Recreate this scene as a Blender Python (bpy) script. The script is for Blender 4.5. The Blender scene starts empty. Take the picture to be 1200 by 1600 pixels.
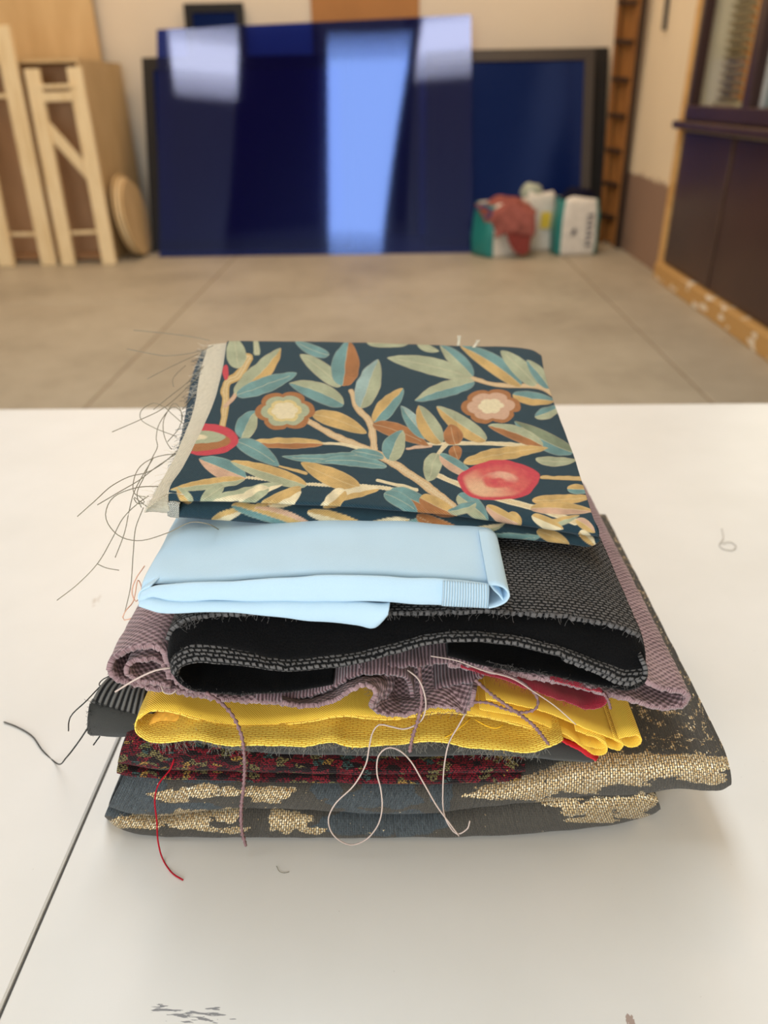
import bpy, bmesh, math, random
import numpy as np
from mathutils import Vector, Matrix, noise

random.seed(7)
SC = bpy.context.scene
COL = SC.collection
# ------------------------------------------------------------------ camera
W, H = 1200, 1600
FPX = 1180.0
TABLE_Z = 0.85
CAM_Z = 1.30
PITCH, YAW, ROLL = math.radians(29), math.radians(-1.5), math.radians(-1.0)
Fv = Vector((math.sin(YAW) * math.cos(PITCH), math.cos(YAW) * math.cos(PITCH), -math.sin(PITCH)))
R0 = Vector((math.cos(YAW), -math.sin(YAW), 0))
U0 = R0.cross(Fv)
Rv = R0 * math.cos(ROLL) + U0 * math.sin(ROLL)
Uv = -R0 * math.sin(ROLL) + U0 * math.cos(ROLL)
CAM = Vector((0, 0, CAM_Z))
cam = bpy.data.objects.new('camera', bpy.data.cameras.new('camera'))
COL.objects.link(cam)
m = Matrix((Rv, Uv, -Fv)).transposed().to_4x4()
m.translation = CAM
cam.matrix_world = m
cam.data.sensor_fit = 'AUTO'
cam.data.sensor_width = 36
cam.data.lens = FPX / H * 36
cam.data.clip_start = 0.02
cam.data.dof.use_dof = True
cam.data.dof.focus_distance = 0.47
cam.data.dof.aperture_fstop = 5.6
SC.camera = cam
# ------------------------------------------------------------------ world, lights, exposure
world = bpy.data.worlds.new('world')
SC.world = world
world.use_nodes = True
world.node_tree.nodes['Background'].inputs[0].default_value = (0.55, 0.7, 1.0, 1)
world.node_tree.nodes['Background'].inputs[1].default_value = 0.6
CEIL_Z = 5.0


def area(name, loc, sx, sy, power, col, rot=(0, 0, 0)):
    l = bpy.data.lights.new(name, 'AREA')
    l.shape = 'RECTANGLE'
    l.size, l.size_y = sx, sy
    l.energy = power
    l.color = col
    o = bpy.data.objects.new(name, l)
    o.location = loc
    o.rotation_euler = rot
    COL.objects.link(o)
    return o


SKY_ROT = math.radians(4.5)
area('skylight_daylight', (-0.66, 2.48, CEIL_Z - 0.06), 1.19, 4.95, 128, (0.86, 0.94, 1.0), (0, 0, -SKY_ROT))
area('front_fill', (-1.4, -3.1, 1.75), 3.6, 3.3, 185, (0.86, 0.94, 1.0), (math.radians(90), 0, 0))  # added fill from behind the camera, brightens the front of the stack
area('blind_fill_light', (2.75, 5.2, 2.6), 0.5, 0.5, 22, (1.0, 0.9, 0.75))  # added light so the window blind is not dark
LAMPS = [(-2.79, 5.0, 12), (0.72, 5.0, 3), (-2.79, 6.9, 12), (0.72, 6.9, 3)]  # last two are added, out of view, to brighten the back wall
for lx, ly, la in LAMPS:
    area('ceiling_lamp_light', (lx, ly, CEIL_Z - 0.13), 0.95, 0.9, 40, (1.0, 0.69, 0.42), (0, 0, -math.radians(la)))
SC.view_settings.view_transform = 'Standard'
SC.view_settings.look = 'None'
SC.view_settings.exposure = 0.0
SC.view_settings.gamma = 1.0
SC.view_settings.use_curve_mapping = False


# ------------------------------------------------------------------ helpers
def ray(px, py):
    return Rv * ((px - W / 2) / FPX) - Uv * ((py - H / 2) / FPX) + Fv


def atY(px, py, y):
    d = ray(px, py)
    return CAM + d * (y / d.y)


def atZ(px, py, z):
    d = ray(px, py)
    return CAM + d * ((z - CAM_Z) / d.z)


def atX(px, py, x):
    d = ray(px, py)
    return CAM + d * (x / d.x)


def S(*c):
    """sRGB 0-255 to linear rgba"""
    r = [((v / 255) / 12.92 if v / 255 <= 0.04045 else ((v / 255 + 0.055) / 1.055) ** 2.4) for v in c]
    return (r[0], r[1], r[2], 1)


def tag(o, label=None, cat=None, group=None, kind=None):
    if label: o['label'] = label
    if cat: o['category'] = cat
    if group: o['group'] = group
    if kind: o['kind'] = kind
    return o


def empty(name, loc, label=None, cat=None, group=None):
    o = bpy.data.objects.new(name, None)
    o.empty_display_size = 0.05
    o.location = loc
    COL.objects.link(o)
    return tag(o, label, cat, group)


def link(name, me, mat=None, parent=None, smooth=False):
    o = bpy.data.objects.new(name, me)
    COL.objects.link(o)
    if mat:
        for mm in (mat if isinstance(mat, (list, tuple)) else [mat]):
            me.materials.append(mm)
    if smooth:
        me.polygons.foreach_set('use_smooth', [True] * len(me.polygons))
    if parent:
        o.parent = parent
        o.matrix_parent_inverse = Matrix.Translation(-Vector(parent.location)) if parent.parent is None else Matrix.Identity(4)
    return o


def pydata(name, vs, fs, mat=None, parent=None, smooth=False):
    me = bpy.data.meshes.new(name)
    me.from_pydata([tuple(v) for v in vs], [], fs)
    me.update()
    return link(name, me, mat, parent, smooth)


class MB:
    def __init__(s):
        s.bm = bmesh.new()

    def box(s, c, size, rot=None, bevel=0.0, mi=0):
        M = Matrix.Translation(Vector(c)) @ (rot.to_4x4() if rot else Matrix.Identity(4)) @ Matrix.Diagonal((*size, 1))
        r = bmesh.ops.create_cube(s.bm, size=1, matrix=M)
        if bevel:
            es = list({e for v in r['verts'] for e in v.link_edges})
            bmesh.ops.bevel(s.bm, geom=es, offset=bevel, segments=1, affect='EDGES')
        return s

    def bar(s, a, b, w, t, up=(0, 0, 1), bevel=0.0):
        a, b = Vector(a), Vector(b)
        d = (b - a)
        z = d.normalized()
        x = Vector(up).cross(z)
        if x.length < 1e-4: x = Vector((1, 0, 0))
        x.normalize()
        y = z.cross(x)
        rot = Matrix((x, y, z)).transposed()
        return s.box((a + b) / 2, (w, t, d.length), rot, bevel)

    def build(s, name, mat=None, parent=None, smooth=False):
        me = bpy.data.meshes.new(name)
        bmesh.ops.recalc_face_normals(s.bm, faces=s.bm.faces)
        s.bm.to_mesh(me)
        s.bm.free()
        return link(name, me, mat, parent, smooth)


# ---- curves, lofts, tubes
def cr(pts, n, closed=False):
    """Catmull-Rom through pts, resampled to n points by length"""
    P = np.array([tuple(p) for p in pts], float)
    if len(P) == 1: return np.repeat(P, n, 0)
    if len(P) == 2:
        t = np.linspace(0, 1, n)[:, None]
        return P[0] * (1 - t) + P[1] * t
    A = np.vstack([2 * P[0] - P[1], P, 2 * P[-1] - P[-2]])
    out = []
    for i in range(1, len(A) - 2):
        p0, p1, p2, p3 = A[i - 1], A[i], A[i + 1], A[i + 2]
        # centripetal
        def tj(ti, a, b): return ti + max(np.linalg.norm(b - a), 1e-9) ** 0.5
        t0 = 0; t1 = tj(t0, p0, p1); t2 = tj(t1, p1, p2); t3 = tj(t2, p2, p3)
        t = np.linspace(t1, t2, 13)[:, None]
        a1 = (t1 - t) / (t1 - t0) * p0 + (t - t0) / (t1 - t0) * p1
        a2 = (t2 - t) / (t2 - t1) * p1 + (t - t1) / (t2 - t1) * p2
        a3 = (t3 - t) / (t3 - t2) * p2 + (t - t2) / (t3 - t2) * p3
        b1 = (t2 - t) / (t2 - t0) * a1 + (t - t0) / (t2 - t0) * a2
        b2 = (t3 - t) / (t3 - t1) * a2 + (t - t1) / (t3 - t1) * a3
        c = (t2 - t) / (t2 - t1) * b1 + (t - t1) / (t2 - t1) * b2
        out.append(c[:-1])
    out.append(P[-1:])
    Q = np.vstack(out)
    d = np.concatenate([[0], np.cumsum(np.linalg.norm(np.diff(Q, axis=0), axis=1))])
    tt = np.linspace(0, d[-1], n)
    return np.stack([np.interp(tt, d, Q[:, k]) for k in range(3)], 1)


def sec(pts, y=None, z=None):
    """a line of the cloth, given where the photograph shows it, at its own distance (y) or height above the table (z)"""
    out = []
    for p in pts:
        if len(p) > 2: out.append(atY(p[0], p[1], p[2]))
        elif z is not None: out.append(atZ(p[0], p[1], TABLE_Z + z))
        else: out.append(atY(p[0], p[1], y))
    return out


def off(s, dx=0, dy=0, dz=0, flat=None, k=1.0):
    out = []
    for p in s:
        q = Vector(p) + Vector((dx, dy, dz))
        if flat is not None: q.z = q.z * (1 - k) + (TABLE_Z + flat) * k
        out.append(q)
    return out


def crw(P, n, dense):
    """like cr, with more of the n points spent between sections dense[0] and dense[1]"""
    P = np.asarray(P, float)
    Q = cr(P, 400)
    hit = [int(((Q - p) ** 2).sum(1).argmin()) for p in P]
    w = np.ones(399)
    w[hit[dense[0]]:hit[dense[1]]] = dense[2]
    d = np.concatenate([[0], np.cumsum(np.linalg.norm(np.diff(Q, axis=0), axis=1) * w)])
    tt = np.linspace(0, d[-1], n)
    return np.stack([np.interp(tt, d, Q[:, k]) for k in range(3)], 1)


def loft(name, secs, nu, nv, mat, parent=None, th=0.0012, wob=(0.0, 60), linear_v=False, solid_off=0, rag=0.0, paint=None, dense=None):
    rows = [cr(s, nu) for s in secs]
    G = np.zeros((nv, nu, 3))
    for i in range(nu):
        colm = [r[i] for r in rows]
        if linear_v:
            P = np.array(colm)
            d = np.concatenate([[0], np.cumsum(np.linalg.norm(np.diff(P, axis=0), axis=1))])
            tt = np.linspace(0, d[-1], nv)
            G[:, i] = np.stack([np.interp(tt, d, P[:, k]) for k in range(3)], 1)
        else:
            G[:, i] = crw(colm, nv, dense) if dense else cr(colm, nv)
    if wob[0]:
        for j in range(nv):
            for i in range(nu):
                p = G[j, i]
                v = noise.noise_vector(Vector(p) * wob[1])
                G[j, i] = p + np.array((v.x * .4, v.y * .6, v.z)) * wob[0]
    if rag:
        for i in range(nu):
            p = G[0, i]
            q = noise.noise(Vector(p) * 420) + 0.6 * noise.noise(Vector(p) * 900)
            G[0, i] = p + np.array((0, -1, -0.2)) * rag * q
    du = np.concatenate([[0], np.cumsum(np.linalg.norm(np.diff(G, axis=1), axis=2).mean(0))])
    dv = np.concatenate([[0], np.cumsum(np.linalg.norm(np.diff(G, axis=0), axis=2).mean(1))])
    vs = G.reshape(-1, 3)
    idx = np.arange(nu * nv).reshape(nv, nu)
    fs = np.stack([idx[:-1, :-1], idx[:-1, 1:], idx[1:, 1:], idx[1:, :-1]], -1).reshape(-1, 4)
    me = bpy.data.meshes.new(name)
    me.vertices.add(len(vs)); me.vertices.foreach_set('co', vs.ravel())
    me.loops.add(fs.size); me.loops.foreach_set('vertex_index', fs.ravel().astype(np.int32))
    me.polygons.add(len(fs)); me.polygons.foreach_set('loop_start', np.arange(0, fs.size, 4, dtype=np.int32))
    me.update(calc_edges=True)
    uv = me.uv_layers.new(name='UVMap')
    UU = np.stack(np.broadcast_arrays(du[None, :], dv[:, None]), -1).reshape(-1, 2)
    uv.data.foreach_set('uv', UU[fs.ravel()].ravel().astype(np.float32))
    if paint is not None:
        c = paint(vs)
        a = me.color_attributes.new('Print', 'FLOAT_COLOR', 'POINT')
        a.data.foreach_set('color', c.astype(np.float32).ravel())
    me.validate()
    o = link(name, me, mat, parent, True)
    if th:
        sm = o.modifiers.new('thickness', 'SOLIDIFY')
        sm.thickness = th
        sm.offset = solid_off
    return o


def tube_mesh(vs, fs, P, r, sides=5, bump=0.0, taper=False):
    n = len(P)
    base = len(vs)
    for i in range(n):
        t = P[min(i + 1, n - 1)] - P[max(i - 1, 0)]
        t = t / (np.linalg.norm(t) + 1e-12)
        a = np.cross(t, (0.31, 0.2, 0.93)); a /= np.linalg.norm(a) + 1e-9
        b = np.cross(t, a)
        rr = r * (1 + bump * math.sin(i * 1.9) + bump * 0.6 * random.uniform(-1, 1))
        if taper: rr *= 1 - 0.75 * i / (n - 1)
        for k in range(sides):
            th = 2 * math.pi * k / sides + (i * 0.5 if bump else 0)
            vs.append(P[i] + rr * (a * math.cos(th) + b * math.sin(th)))
    for i in range(n - 1):
        for k in range(sides):
            k2 = (k + 1) % sides
            fs.append((base + i * sides + k, base + i * sides + k2, base + (i + 1) * sides + k2, base + (i + 1) * sides + k))
    fs.append(tuple(base + k for k in range(sides))[::-1])
    fs.append(tuple(base + (n - 1) * sides + k for k in range(sides)))


def thread(name, pts, r, mat, parent, bump=0.0, Y=None, n=None, taper=False):
    P3 = []
    for p in pts:
        if len(p) > 2:
            P3.append(atZ(p[0], p[1], TABLE_Z + r + 0.0004) if p[2] == 't' else atY(p[0], p[1], p[2]))
        else:
            q = atY(p[0], p[1], Y(p[1]) if callable(Y) else Y)
            if q.z < TABLE_Z + r + 0.0004: q = atZ(p[0], p[1], TABLE_Z + r + 0.0004)
            P3.append(q)
    L = sum((P3[i + 1] - P3[i]).length for i in range(len(P3) - 1))
    n = n or max(8, int(L / (r * 2.2 if bump else 0.003)))
    n = min(n, 160)
    P = cr(P3, n)
    vs, fs = [], []
    tube_mesh(vs, fs, P, r, 6 if bump else 5, bump, taper)
    return pydata(name, vs, fs, mat, parent, True)


def hairs(name, curve3, count, length, mat, parent, r=0.00012, down=1.0, spread=0.5, seed=1, fwd=0.5):
    """a frayed edge: many fine ends along a line"""
    rnd = random.Random(seed)
    C = cr(curve3, 400)
    vs, fs = [], []
    for h in range(count):
        p = C[rnd.randrange(400)].copy()
        L = length * rnd.uniform(0.35, 1.3)
        d = np.array((rnd.gauss(0, spread), -fwd * rnd.uniform(0.3, 1.2), -down * rnd.uniform(0.2, 1.0)))
        d /= np.linalg.norm(d) + 1e-9
        P = [p + np.array((0, 0.0015, 0))]
        for k in range(4):
            d = d + np.array((rnd.gauss(0, .45), rnd.gauss(0, .3), rnd.gauss(0, .35) - 0.1 * down))
            d /= np.linalg.norm(d) + 1e-9
            P.append(P[-1] + d * L / 4)
        tube_mesh(vs, fs, np.array(P), r, 3)
    o = pydata(name, vs, fs, mat, parent, True)
    o['kind'] = 'stuff'
    return o


def project(vs):
    D = np.asarray(vs) - np.array(CAM)
    z = D @ np.array(Fv)
    return np.stack([W / 2 + FPX * (D @ np.array(Rv)) / z, H / 2 - FPX * (D @ np.array(Uv)) / z], 1)


# ------------------------------------------------------------------ materials
class NT:
    def __init__(s, name):
        s.m = bpy.data.materials.new(name)
        s.m.use_nodes = True
        s.t = s.m.node_tree
        s.b = s.t.nodes['Principled BSDF']

    def n(s, typ, **kw):
        nd = s.t.nodes.new(typ)
        for k, v in kw.items():
            if k.startswith('i_'):
                key = k[2:].replace('_', ' ')
                nd.inputs[key].default_value = v
            else:
                setattr(nd, k, v)
        return nd

    def l(s, a, b):
        s.t.links.new(a, b)

    def math(s, op, a, b=0.0, c=0.0):
        nd = s.n('ShaderNodeMath', operation=op)
        for i, v in enumerate((a, b, c)):
            if hasattr(v, 'is_linked'): s.l(v, nd.inputs[i])
            else: nd.inputs[i].default_value = v
        return nd.outputs[0]

    def mix(s, fac, a, b, blend='MIX'):
        nd = s.n('ShaderNodeMix', data_type='RGBA', blend_type=blend)
        for i, v in ((0, fac), (6, a), (7, b)):
            if hasattr(v, 'is_linked'): s.l(v, nd.inputs[i])
            else: nd.inputs[i].default_value = v
        return nd.outputs[2]

    def uv_mm(s):
        c = s.n('ShaderNodeUVMap')
        mp = s.n('ShaderNodeMapping')
        mp.inputs['Scale'].default_value = (1000, 1000, 1000)
        s.l(c.outputs[0], mp.inputs[0])
        return mp.outputs[0]

    def obj(s, scale=(1, 1, 1)):
        c = s.n('ShaderNodeTexCoord')
        mp = s.n('ShaderNodeMapping')
        mp.inputs['Scale'].default_value = scale
        s.l(c.outputs['Object'], mp.inputs[0])
        return mp.outputs[0]

    def noise(s, vec, scale, detail=3, rough=.55):
        nd = s.n('ShaderNodeTexNoise', i_Scale=scale, i_Detail=detail, i_Roughness=rough)
        if vec is not None: s.l(vec, nd.inputs['Vector'])
        return nd.outputs['Fac']

    def ramp(s, fac, stops):
        nd = s.n('ShaderNodeValToRGB')
        e = nd.color_ramp.elements
        while len(e) < len(stops): e.new(0.5)
        for el, (p, c) in zip(e, stops):
            el.position = p
            el.color = c
        s.l(fac, nd.inputs[0])
        return nd.outputs[0]

    def bump(s, h, dist, strength=1.0):
        nd = s.n('ShaderNodeBump')
        nd.inputs['Distance'].default_value = dist
        nd.inputs['Strength'].default_value = strength
        s.l(h, nd.inputs['Height'])
        s.l(nd.outputs[0], s.b.inputs['Normal'])

    def fin(s, col=None, rough=.8, spec=.3, sheen=0, metal=0):
        if col is not None:
            if hasattr(col, 'is_linked'): s.l(col, s.b.inputs['Base Color'])
            else: s.b.inputs['Base Color'].default_value = col
        for key, v in (('Roughness', rough), ('Specular IOR Level', spec), ('Sheen Weight', sheen), ('Metallic', metal)):
            if hasattr(v, 'is_linked'): s.l(v, s.b.inputs[key])
            else: s.b.inputs[key].default_value = v
        return s.m


def plain(name, col, rough=.7, spec=.3, var=0.12, scale=8, sc=(1, 1, 1), metal=0):
    t = NT(name)
    n = t.noise(t.obj(sc), scale, 4)
    dark = tuple(c * (1 - var) for c in col[:3]) + (1,)
    lite = tuple(min(1, c * (1 + var)) for c in col[:3]) + (1,)
    c = t.ramp(n, [(.3, dark), (.7, lite)])
    return t.fin(c, rough, spec, 0, metal)


def wood(name, a, b, sc=(1, 1, 1), rough=.6, scale=6):
    t = NT(name)
    v = t.obj(sc)
    n = t.noise(v, scale, 5)
    c = t.ramp(n, [(.32, a), (.5, b), (.68, a)])
    return t.fin(c, rough, .25)


def cloth(name, c1, c2, kind, su, sv, bump=.0004, var=.25, rough=.9, sheen=.15, fuzz=None, mortar=.22, c3=None, spec=.15, lo=.25, hi=.75):
    """woven cloth; su, sv: size in mm of one cell of the weave"""
    t = NT(name)
    uv = t.uv_mm()
    if kind == 'brick':
        wv = t.n('ShaderNodeTexNoise', i_Scale=.9 / su, i_Detail=2)
        t.l(uv, wv.inputs['Vector'])
        v2 = t.n('ShaderNodeVectorMath', operation='MULTIPLY_ADD')
        t.l(wv.outputs['Color'], v2.inputs[0])
        v2.inputs[1].default_value = (su * .9, sv * .9, 0)
        t.l(uv, v2.inputs[2])
        br = t.n('ShaderNodeTexBrick')
        br.offset = .5
        br.inputs['Scale'].default_value = 1
        br.inputs['Brick Width'].default_value = su
        br.inputs['Row Height'].default_value = sv
        br.inputs['Mortar Size'].default_value = min(su, sv) * mortar
        br.inputs['Mortar Smooth'].default_value = .9
        t.l(v2.outputs[0], br.inputs['Vector'])
        h = t.math('SUBTRACT', 1.0, br.outputs['Fac'])
    else:
        sp = t.n('ShaderNodeSeparateXYZ')
        t.l(uv, sp.inputs[0])
        ku, kv = 2 * math.pi / su, 2 * math.pi / sv
        if kind == 'plain':
            x = t.math('SINE', t.math('MULTIPLY', sp.outputs[0], ku))
            y = t.math('SINE', t.math('MULTIPLY', sp.outputs[1], kv))
            h = t.math('MULTIPLY_ADD', t.math('MULTIPLY', x, y), .5, .5)
        elif kind == 'twill':
            x = t.math('MULTIPLY', sp.outputs[0], ku)
            y = t.math('MULTIPLY', sp.outputs[1], kv)
            h = t.math('MULTIPLY_ADD', t.math('SINE', t.math('ADD', x, y)), .5, .5)
        elif kind == 'rib':
            h = t.math('MULTIPLY_ADD', t.math('SINE', t.math('MULTIPLY', sp.outputs[0], ku)), .5, .5)
        else:
            h = t.noise(uv, .9, 4)
    ns = t.noise(uv, 1.1 if kind == 'brick' else 1.6, 4, .65)
    big = t.noise(uv, .03, 2)
    f = t.math('ADD', h, t.math('MULTIPLY', t.math('SUBTRACT', ns, .5), var * 3))
    f = t.math('ADD', f, t.math('MULTIPLY', t.math('SUBTRACT', big, .5), var))
    col = t.ramp(f, [(lo, c1), (hi, c2)])
    if c3:
        col = t.mix(t.math('GREATER_THAN', t.noise(uv, .5, 2), .62), col, c3)
    hh = t.math('ADD', h, t.math('MULTIPLY', ns, .5))
    t.bump(hh, bump * 1)
    return t.fin(col, rough, spec, sheen)


M = {}
M['table'] = None
# room
def wall_mat(name, up, low=None, edge_z=.655):
    t = NT(name)
    v = t.obj()
    n = t.noise(v, 1.2, 4)
    c = t.ramp(n, [(.3, tuple(x * .95 for x in up[:3]) + (1,)), (.7, up)])
    if low:
        sp = t.n('ShaderNodeSeparateXYZ'); t.l(v, sp.inputs[0])
        e = t.math('MULTIPLY_ADD', t.noise(t.obj((1, 14, .7)), 1.6, 3), .16, edge_z - .08)
        c = t.mix(t.math('LESS_THAN', sp.outputs[2], e), c, low)
    return t.fin(c, .75, .2)


M['wall'] = wall_mat('cream wall paint', S(224, 212, 192))
M['wall_right'] = wall_mat('two tone wall paint', S(234, 218, 188), S(146, 120, 102))
M['ceiling'] = plain('ceiling', S(205, 195, 180), .9)
t = NT('concrete floor')
v = t.obj()
n1, n2 = t.noise(v, 1.3, 5), t.noise(v, 9, 4)
f = t.math('ADD', t.math('MULTIPLY', n1, .7), t.math('MULTIPLY', n2, .3))
M['floor'] = t.fin(t.ramp(f, [(.3, S(146, 137, 120)), (.5, S(166, 157, 139)), (.7, S(178, 170, 152))]), .5, .35)
M['joint'] = plain('floor joint', S(138, 124, 104), .9)
M['ply'] = wood('plywood', S(196, 166, 120), S(210, 182, 136), (1, 1, .25), scale=3)
M['ply_red'] = wood('reddish plywood', S(160, 124, 92), S(176, 140, 106), (1, 1, .25), scale=3)
M['pine'] = wood('pine', S(224, 198, 152), S(236, 214, 172), (3, 3, .4), scale=5)
M['old_wood'] = wood('old ladder wood', S(128, 84, 42), S(156, 106, 56), (4, 4, .5), scale=4)
M['dark_wood'] = wood('dark wood', S(48, 34, 26), S(62, 46, 36), (4, 4, .5), scale=4)
M['trim_wood'] = wood('trim wood', S(196, 150, 88), S(214, 172, 110), (3, 3, 3), scale=2)
t = NT('worn base beam')
v = t.obj((1, 1.4, 3))
c = t.mix(t.math('GREATER_THAN', t.noise(v, 4.5, 5), .60), S(190, 150, 92), S(226, 216, 196))
M['beam'] = t.fin(c, .7)
M['brown'] = plain('dark brown paint', S(64, 44, 40), .35, .4, .12, 2)
M['black'] = plain('black paint', S(24, 22, 21), .5, .3, .2, 4)
M['grey_frame'] = plain('dull frame face', S(62, 56, 52), .5, .4, .1, 4)


def blue_sheet(name, gloss, trans, rough, rib=0.0, body=(0.0015, 0.0018, 0.012, 1), k=.5):
    t = NT(name)
    t.t.nodes.remove(t.b)
    out = t.t.nodes['Material Output']
    g = t.n('ShaderNodeBsdfGlossy', i_Roughness=rough)
    g.inputs['Color'].default_value = gloss
    tr = t.n('ShaderNodeBsdfTransparent')
    tr.inputs['Color'].default_value = trans
    di = t.n('ShaderNodeBsdfDiffuse')
    di.inputs['Color'].default_value = body
    if rib:
        v = t.obj()
        sp = t.n('ShaderNodeSeparateXYZ'); t.l(v, sp.inputs[0])
        h = t.math('SINE', t.math('MULTIPLY', sp.outputs[2], 2 * math.pi / .022))
        b = t.n('ShaderNodeBump')
        b.inputs['Distance'].default_value = rib
        t.l(h, b.inputs['Height'])
        t.l(b.outputs[0], g.inputs['Normal'])
    m1 = t.n('ShaderNodeMixShader'); m1.inputs[0].default_value = k
    t.l(di.outputs[0], m1.inputs[1]); t.l(tr.outputs[0], m1.inputs[2])
    ad = t.n('ShaderNodeAddShader')
    t.l(m1.outputs[0], ad.inputs[0]); t.l(g.outputs[0], ad.inputs[1])
    t.l(ad.outputs[0], out.inputs['Surface'])
    return t.m


M['sheet'] = blue_sheet('blue twin wall plastic', (.038, .058, .130, 1), (.02, .06, .55, 1), .05, .00008, (.006, .004, .055, 1), k=.6)
M['blue_panel'] = blue_sheet('blue acrylic panel', (.012, .022, .07, 1), (.01, .02, .2, 1), .12, 0, (.004, .012, .075, 1), .2)
M['glass'] = blue_sheet('window glass', (.025, .025, .025, 1), (.88, .9, .88, 1), .02, 0, (0, 0, 0, 1), 1.0)
M['slat'] = plain('blind slat', S(186, 170, 138), .5)
M['white_bag'] = plain('white bag film', S(222, 216, 204), .4, .4, .1, 20)
M['teal_bag'] = plain('teal bag film', S(38, 128, 124), .4, .4, .1, 20)
M['yellow_mark'] = plain('yellow print', S(226, 196, 70), .5)
M['ink'] = plain('dark print', S(92, 88, 96), .5)
M['rag'] = plain('rust red cloth', S(146, 86, 78), .95, .1, .25, 14)
M['navy_cloth'] = plain('navy cloth', S(22, 22, 40), .9, .1, .3, 20)
M['strap'] = plain('blue strap', S(46, 62, 112), .8)
M['metal'] = plain('dark metal', S(84, 78, 70), .4, .5, .1, 10)

# ------------------------------------------------------------------ the room
XR, XL, YB, YF = 2.06, -5.2, 8.38, -3.2


def struct(name, mb, mat):
    o = mb.build(name, mat)
    o['kind'] = 'structure'
    return o


fl = struct('floor', MB().box(((XR + XL) / 2, (YB + YF) / 2, -.06), (XR - XL + .4, YB - YF + .4, .112)), M['joint'])
xs = [XL - .2, -4.5, -1.52, 1.47, XR + .1]
ys = [YF - .2, -.6, 2.45, 5.5, YB + .1]
for i in range(len(xs) - 1):
    for j in range(len(ys) - 1):
        MB().box(((xs[i] + xs[i + 1]) / 2, (ys[j] + ys[j + 1]) / 2, -.012), (xs[i + 1] - xs[i] - .014, ys[j + 1] - ys[j] - .012, .024), bevel=.004).build('concrete_slab', M['floor'], fl)
struct('wall_back', MB().box(((XR + XL) / 2, YB + .1, CEIL_Z / 2), (XR - XL + .4, .2, CEIL_Z)), M['wall'])
struct('wall_left', MB().box((XL - .1, (YB + YF) / 2, CEIL_Z / 2), (.2, YB - YF, CEIL_Z)), M['wall'])
struct('wall_front', MB().box(((XR + XL) / 2, YF - .1, CEIL_Z / 2), (XR - XL + .4, .2, CEIL_Z)), M['wall'])
struct('ceiling', MB().box(((XR + XL) / 2, (YB + YF) / 2, CEIL_Z + .05), (XR - XL + .4, YB - YF + .4, .1)), M['ceiling'])
# right wall with a window opening (y 2.2..6.06, z 1.12..2.6)
OY0, OY1, OZ0, OZ1 = 2.2, 6.08, 1.1, 2.7
mb = MB()
mb.box((XR + .1, (OY1 + YB) / 2, CEIL_Z / 2), (.2, YB - OY1, CEIL_Z))
mb.box((XR + .1, (OY0 + YF) / 2, CEIL_Z / 2), (.2, OY0 - YF, CEIL_Z))
mb.box((XR + .1, (OY0 + OY1) / 2, OZ0 / 2), (.2, OY1 - OY0, OZ0))
mb.box((XR + .1, (OY0 + OY1) / 2, (OZ1 + CEIL_Z) / 2), (.2, OY1 - OY0, CEIL_Z - OZ1))
struct('wall_right', mb, M['wall_right'])
# office behind the window
mb = MB()
mb.box((XR + 1.5, 4.1, 1.35), (.1, 4.6, 2.7))
mb.box((XR + .85, 1.8, 1.35), (1.4, .1, 2.7))
mb.box((XR + .85, 6.5, 1.35), (1.4, .1, 2.7))
mb.box((XR + .85, 4.1, 2.75), (1.4, 4.7, .1))
mb.box((XR + .85, 4.1, .4), (1.4, 4.7, .1))
struct('wall_office', mb, M['dark_wood'])
for cs in (((-2.25, 5.45), (-3.25, .2), (-1.62, .2), (-1.13, 5.45)), ((.02, 5.45), (.02, .2), (.34, .2), (.2, 5.45))):  # unseen panels, shaped to mirror as dark bands in the blue sheet
    vs = [(x, y, CEIL_Z - .012) for x, y in cs] + [(x, y, CEIL_Z + .02) for x, y in cs]
    pydata('dark_ceiling_panel', vs, [(0, 1, 2, 3), (7, 6, 5, 4), (0, 4, 5, 1), (1, 5, 6, 2), (2, 6, 7, 3), (3, 7, 4, 0)], M['black'], bpy.data.objects['ceiling'])
# window
wd = empty('window_1', (XR, 6.08, 1.1)); wd['kind'] = 'structure'
MB().box((XR, 6.05, 1.9), (.07, .055, 1.6), bevel=.006).build('window_frame', M['brown'], wd)
MB().box((XR, 4.14, 1.15), (.09, 3.86, .09), bevel=.006).build('window_frame', M['brown'], wd)
ym = atX(1184, 120, XR).y
MB().box((XR, ym, 1.9), (.085, .11, 1.6), bevel=.006).build('mullion', M['brown'], wd)
MB().box((XR + .03, ym - .1, 1.9), (.05, .05, 1.6), bevel=.006).build('sash', plain('grey sash', S(168, 172, 172), .5), wd)
MB().box((XR + .02, (6.02 + ym) / 2, 1.9), (.006, 6.02 - ym - .1, 1.5)).build('pane', M['glass'], wd)
MB().box((XR + .02, (ym + 2.2) / 2, 1.9), (.006, ym - 2.2 - .1, 1.5)).build('pane', M['glass'], wd)
MB().box((XR - .02, 4.1, 1.075), (.17, 4.05, .05), bevel=.008).build('sill', M['brown'], wd)
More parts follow.
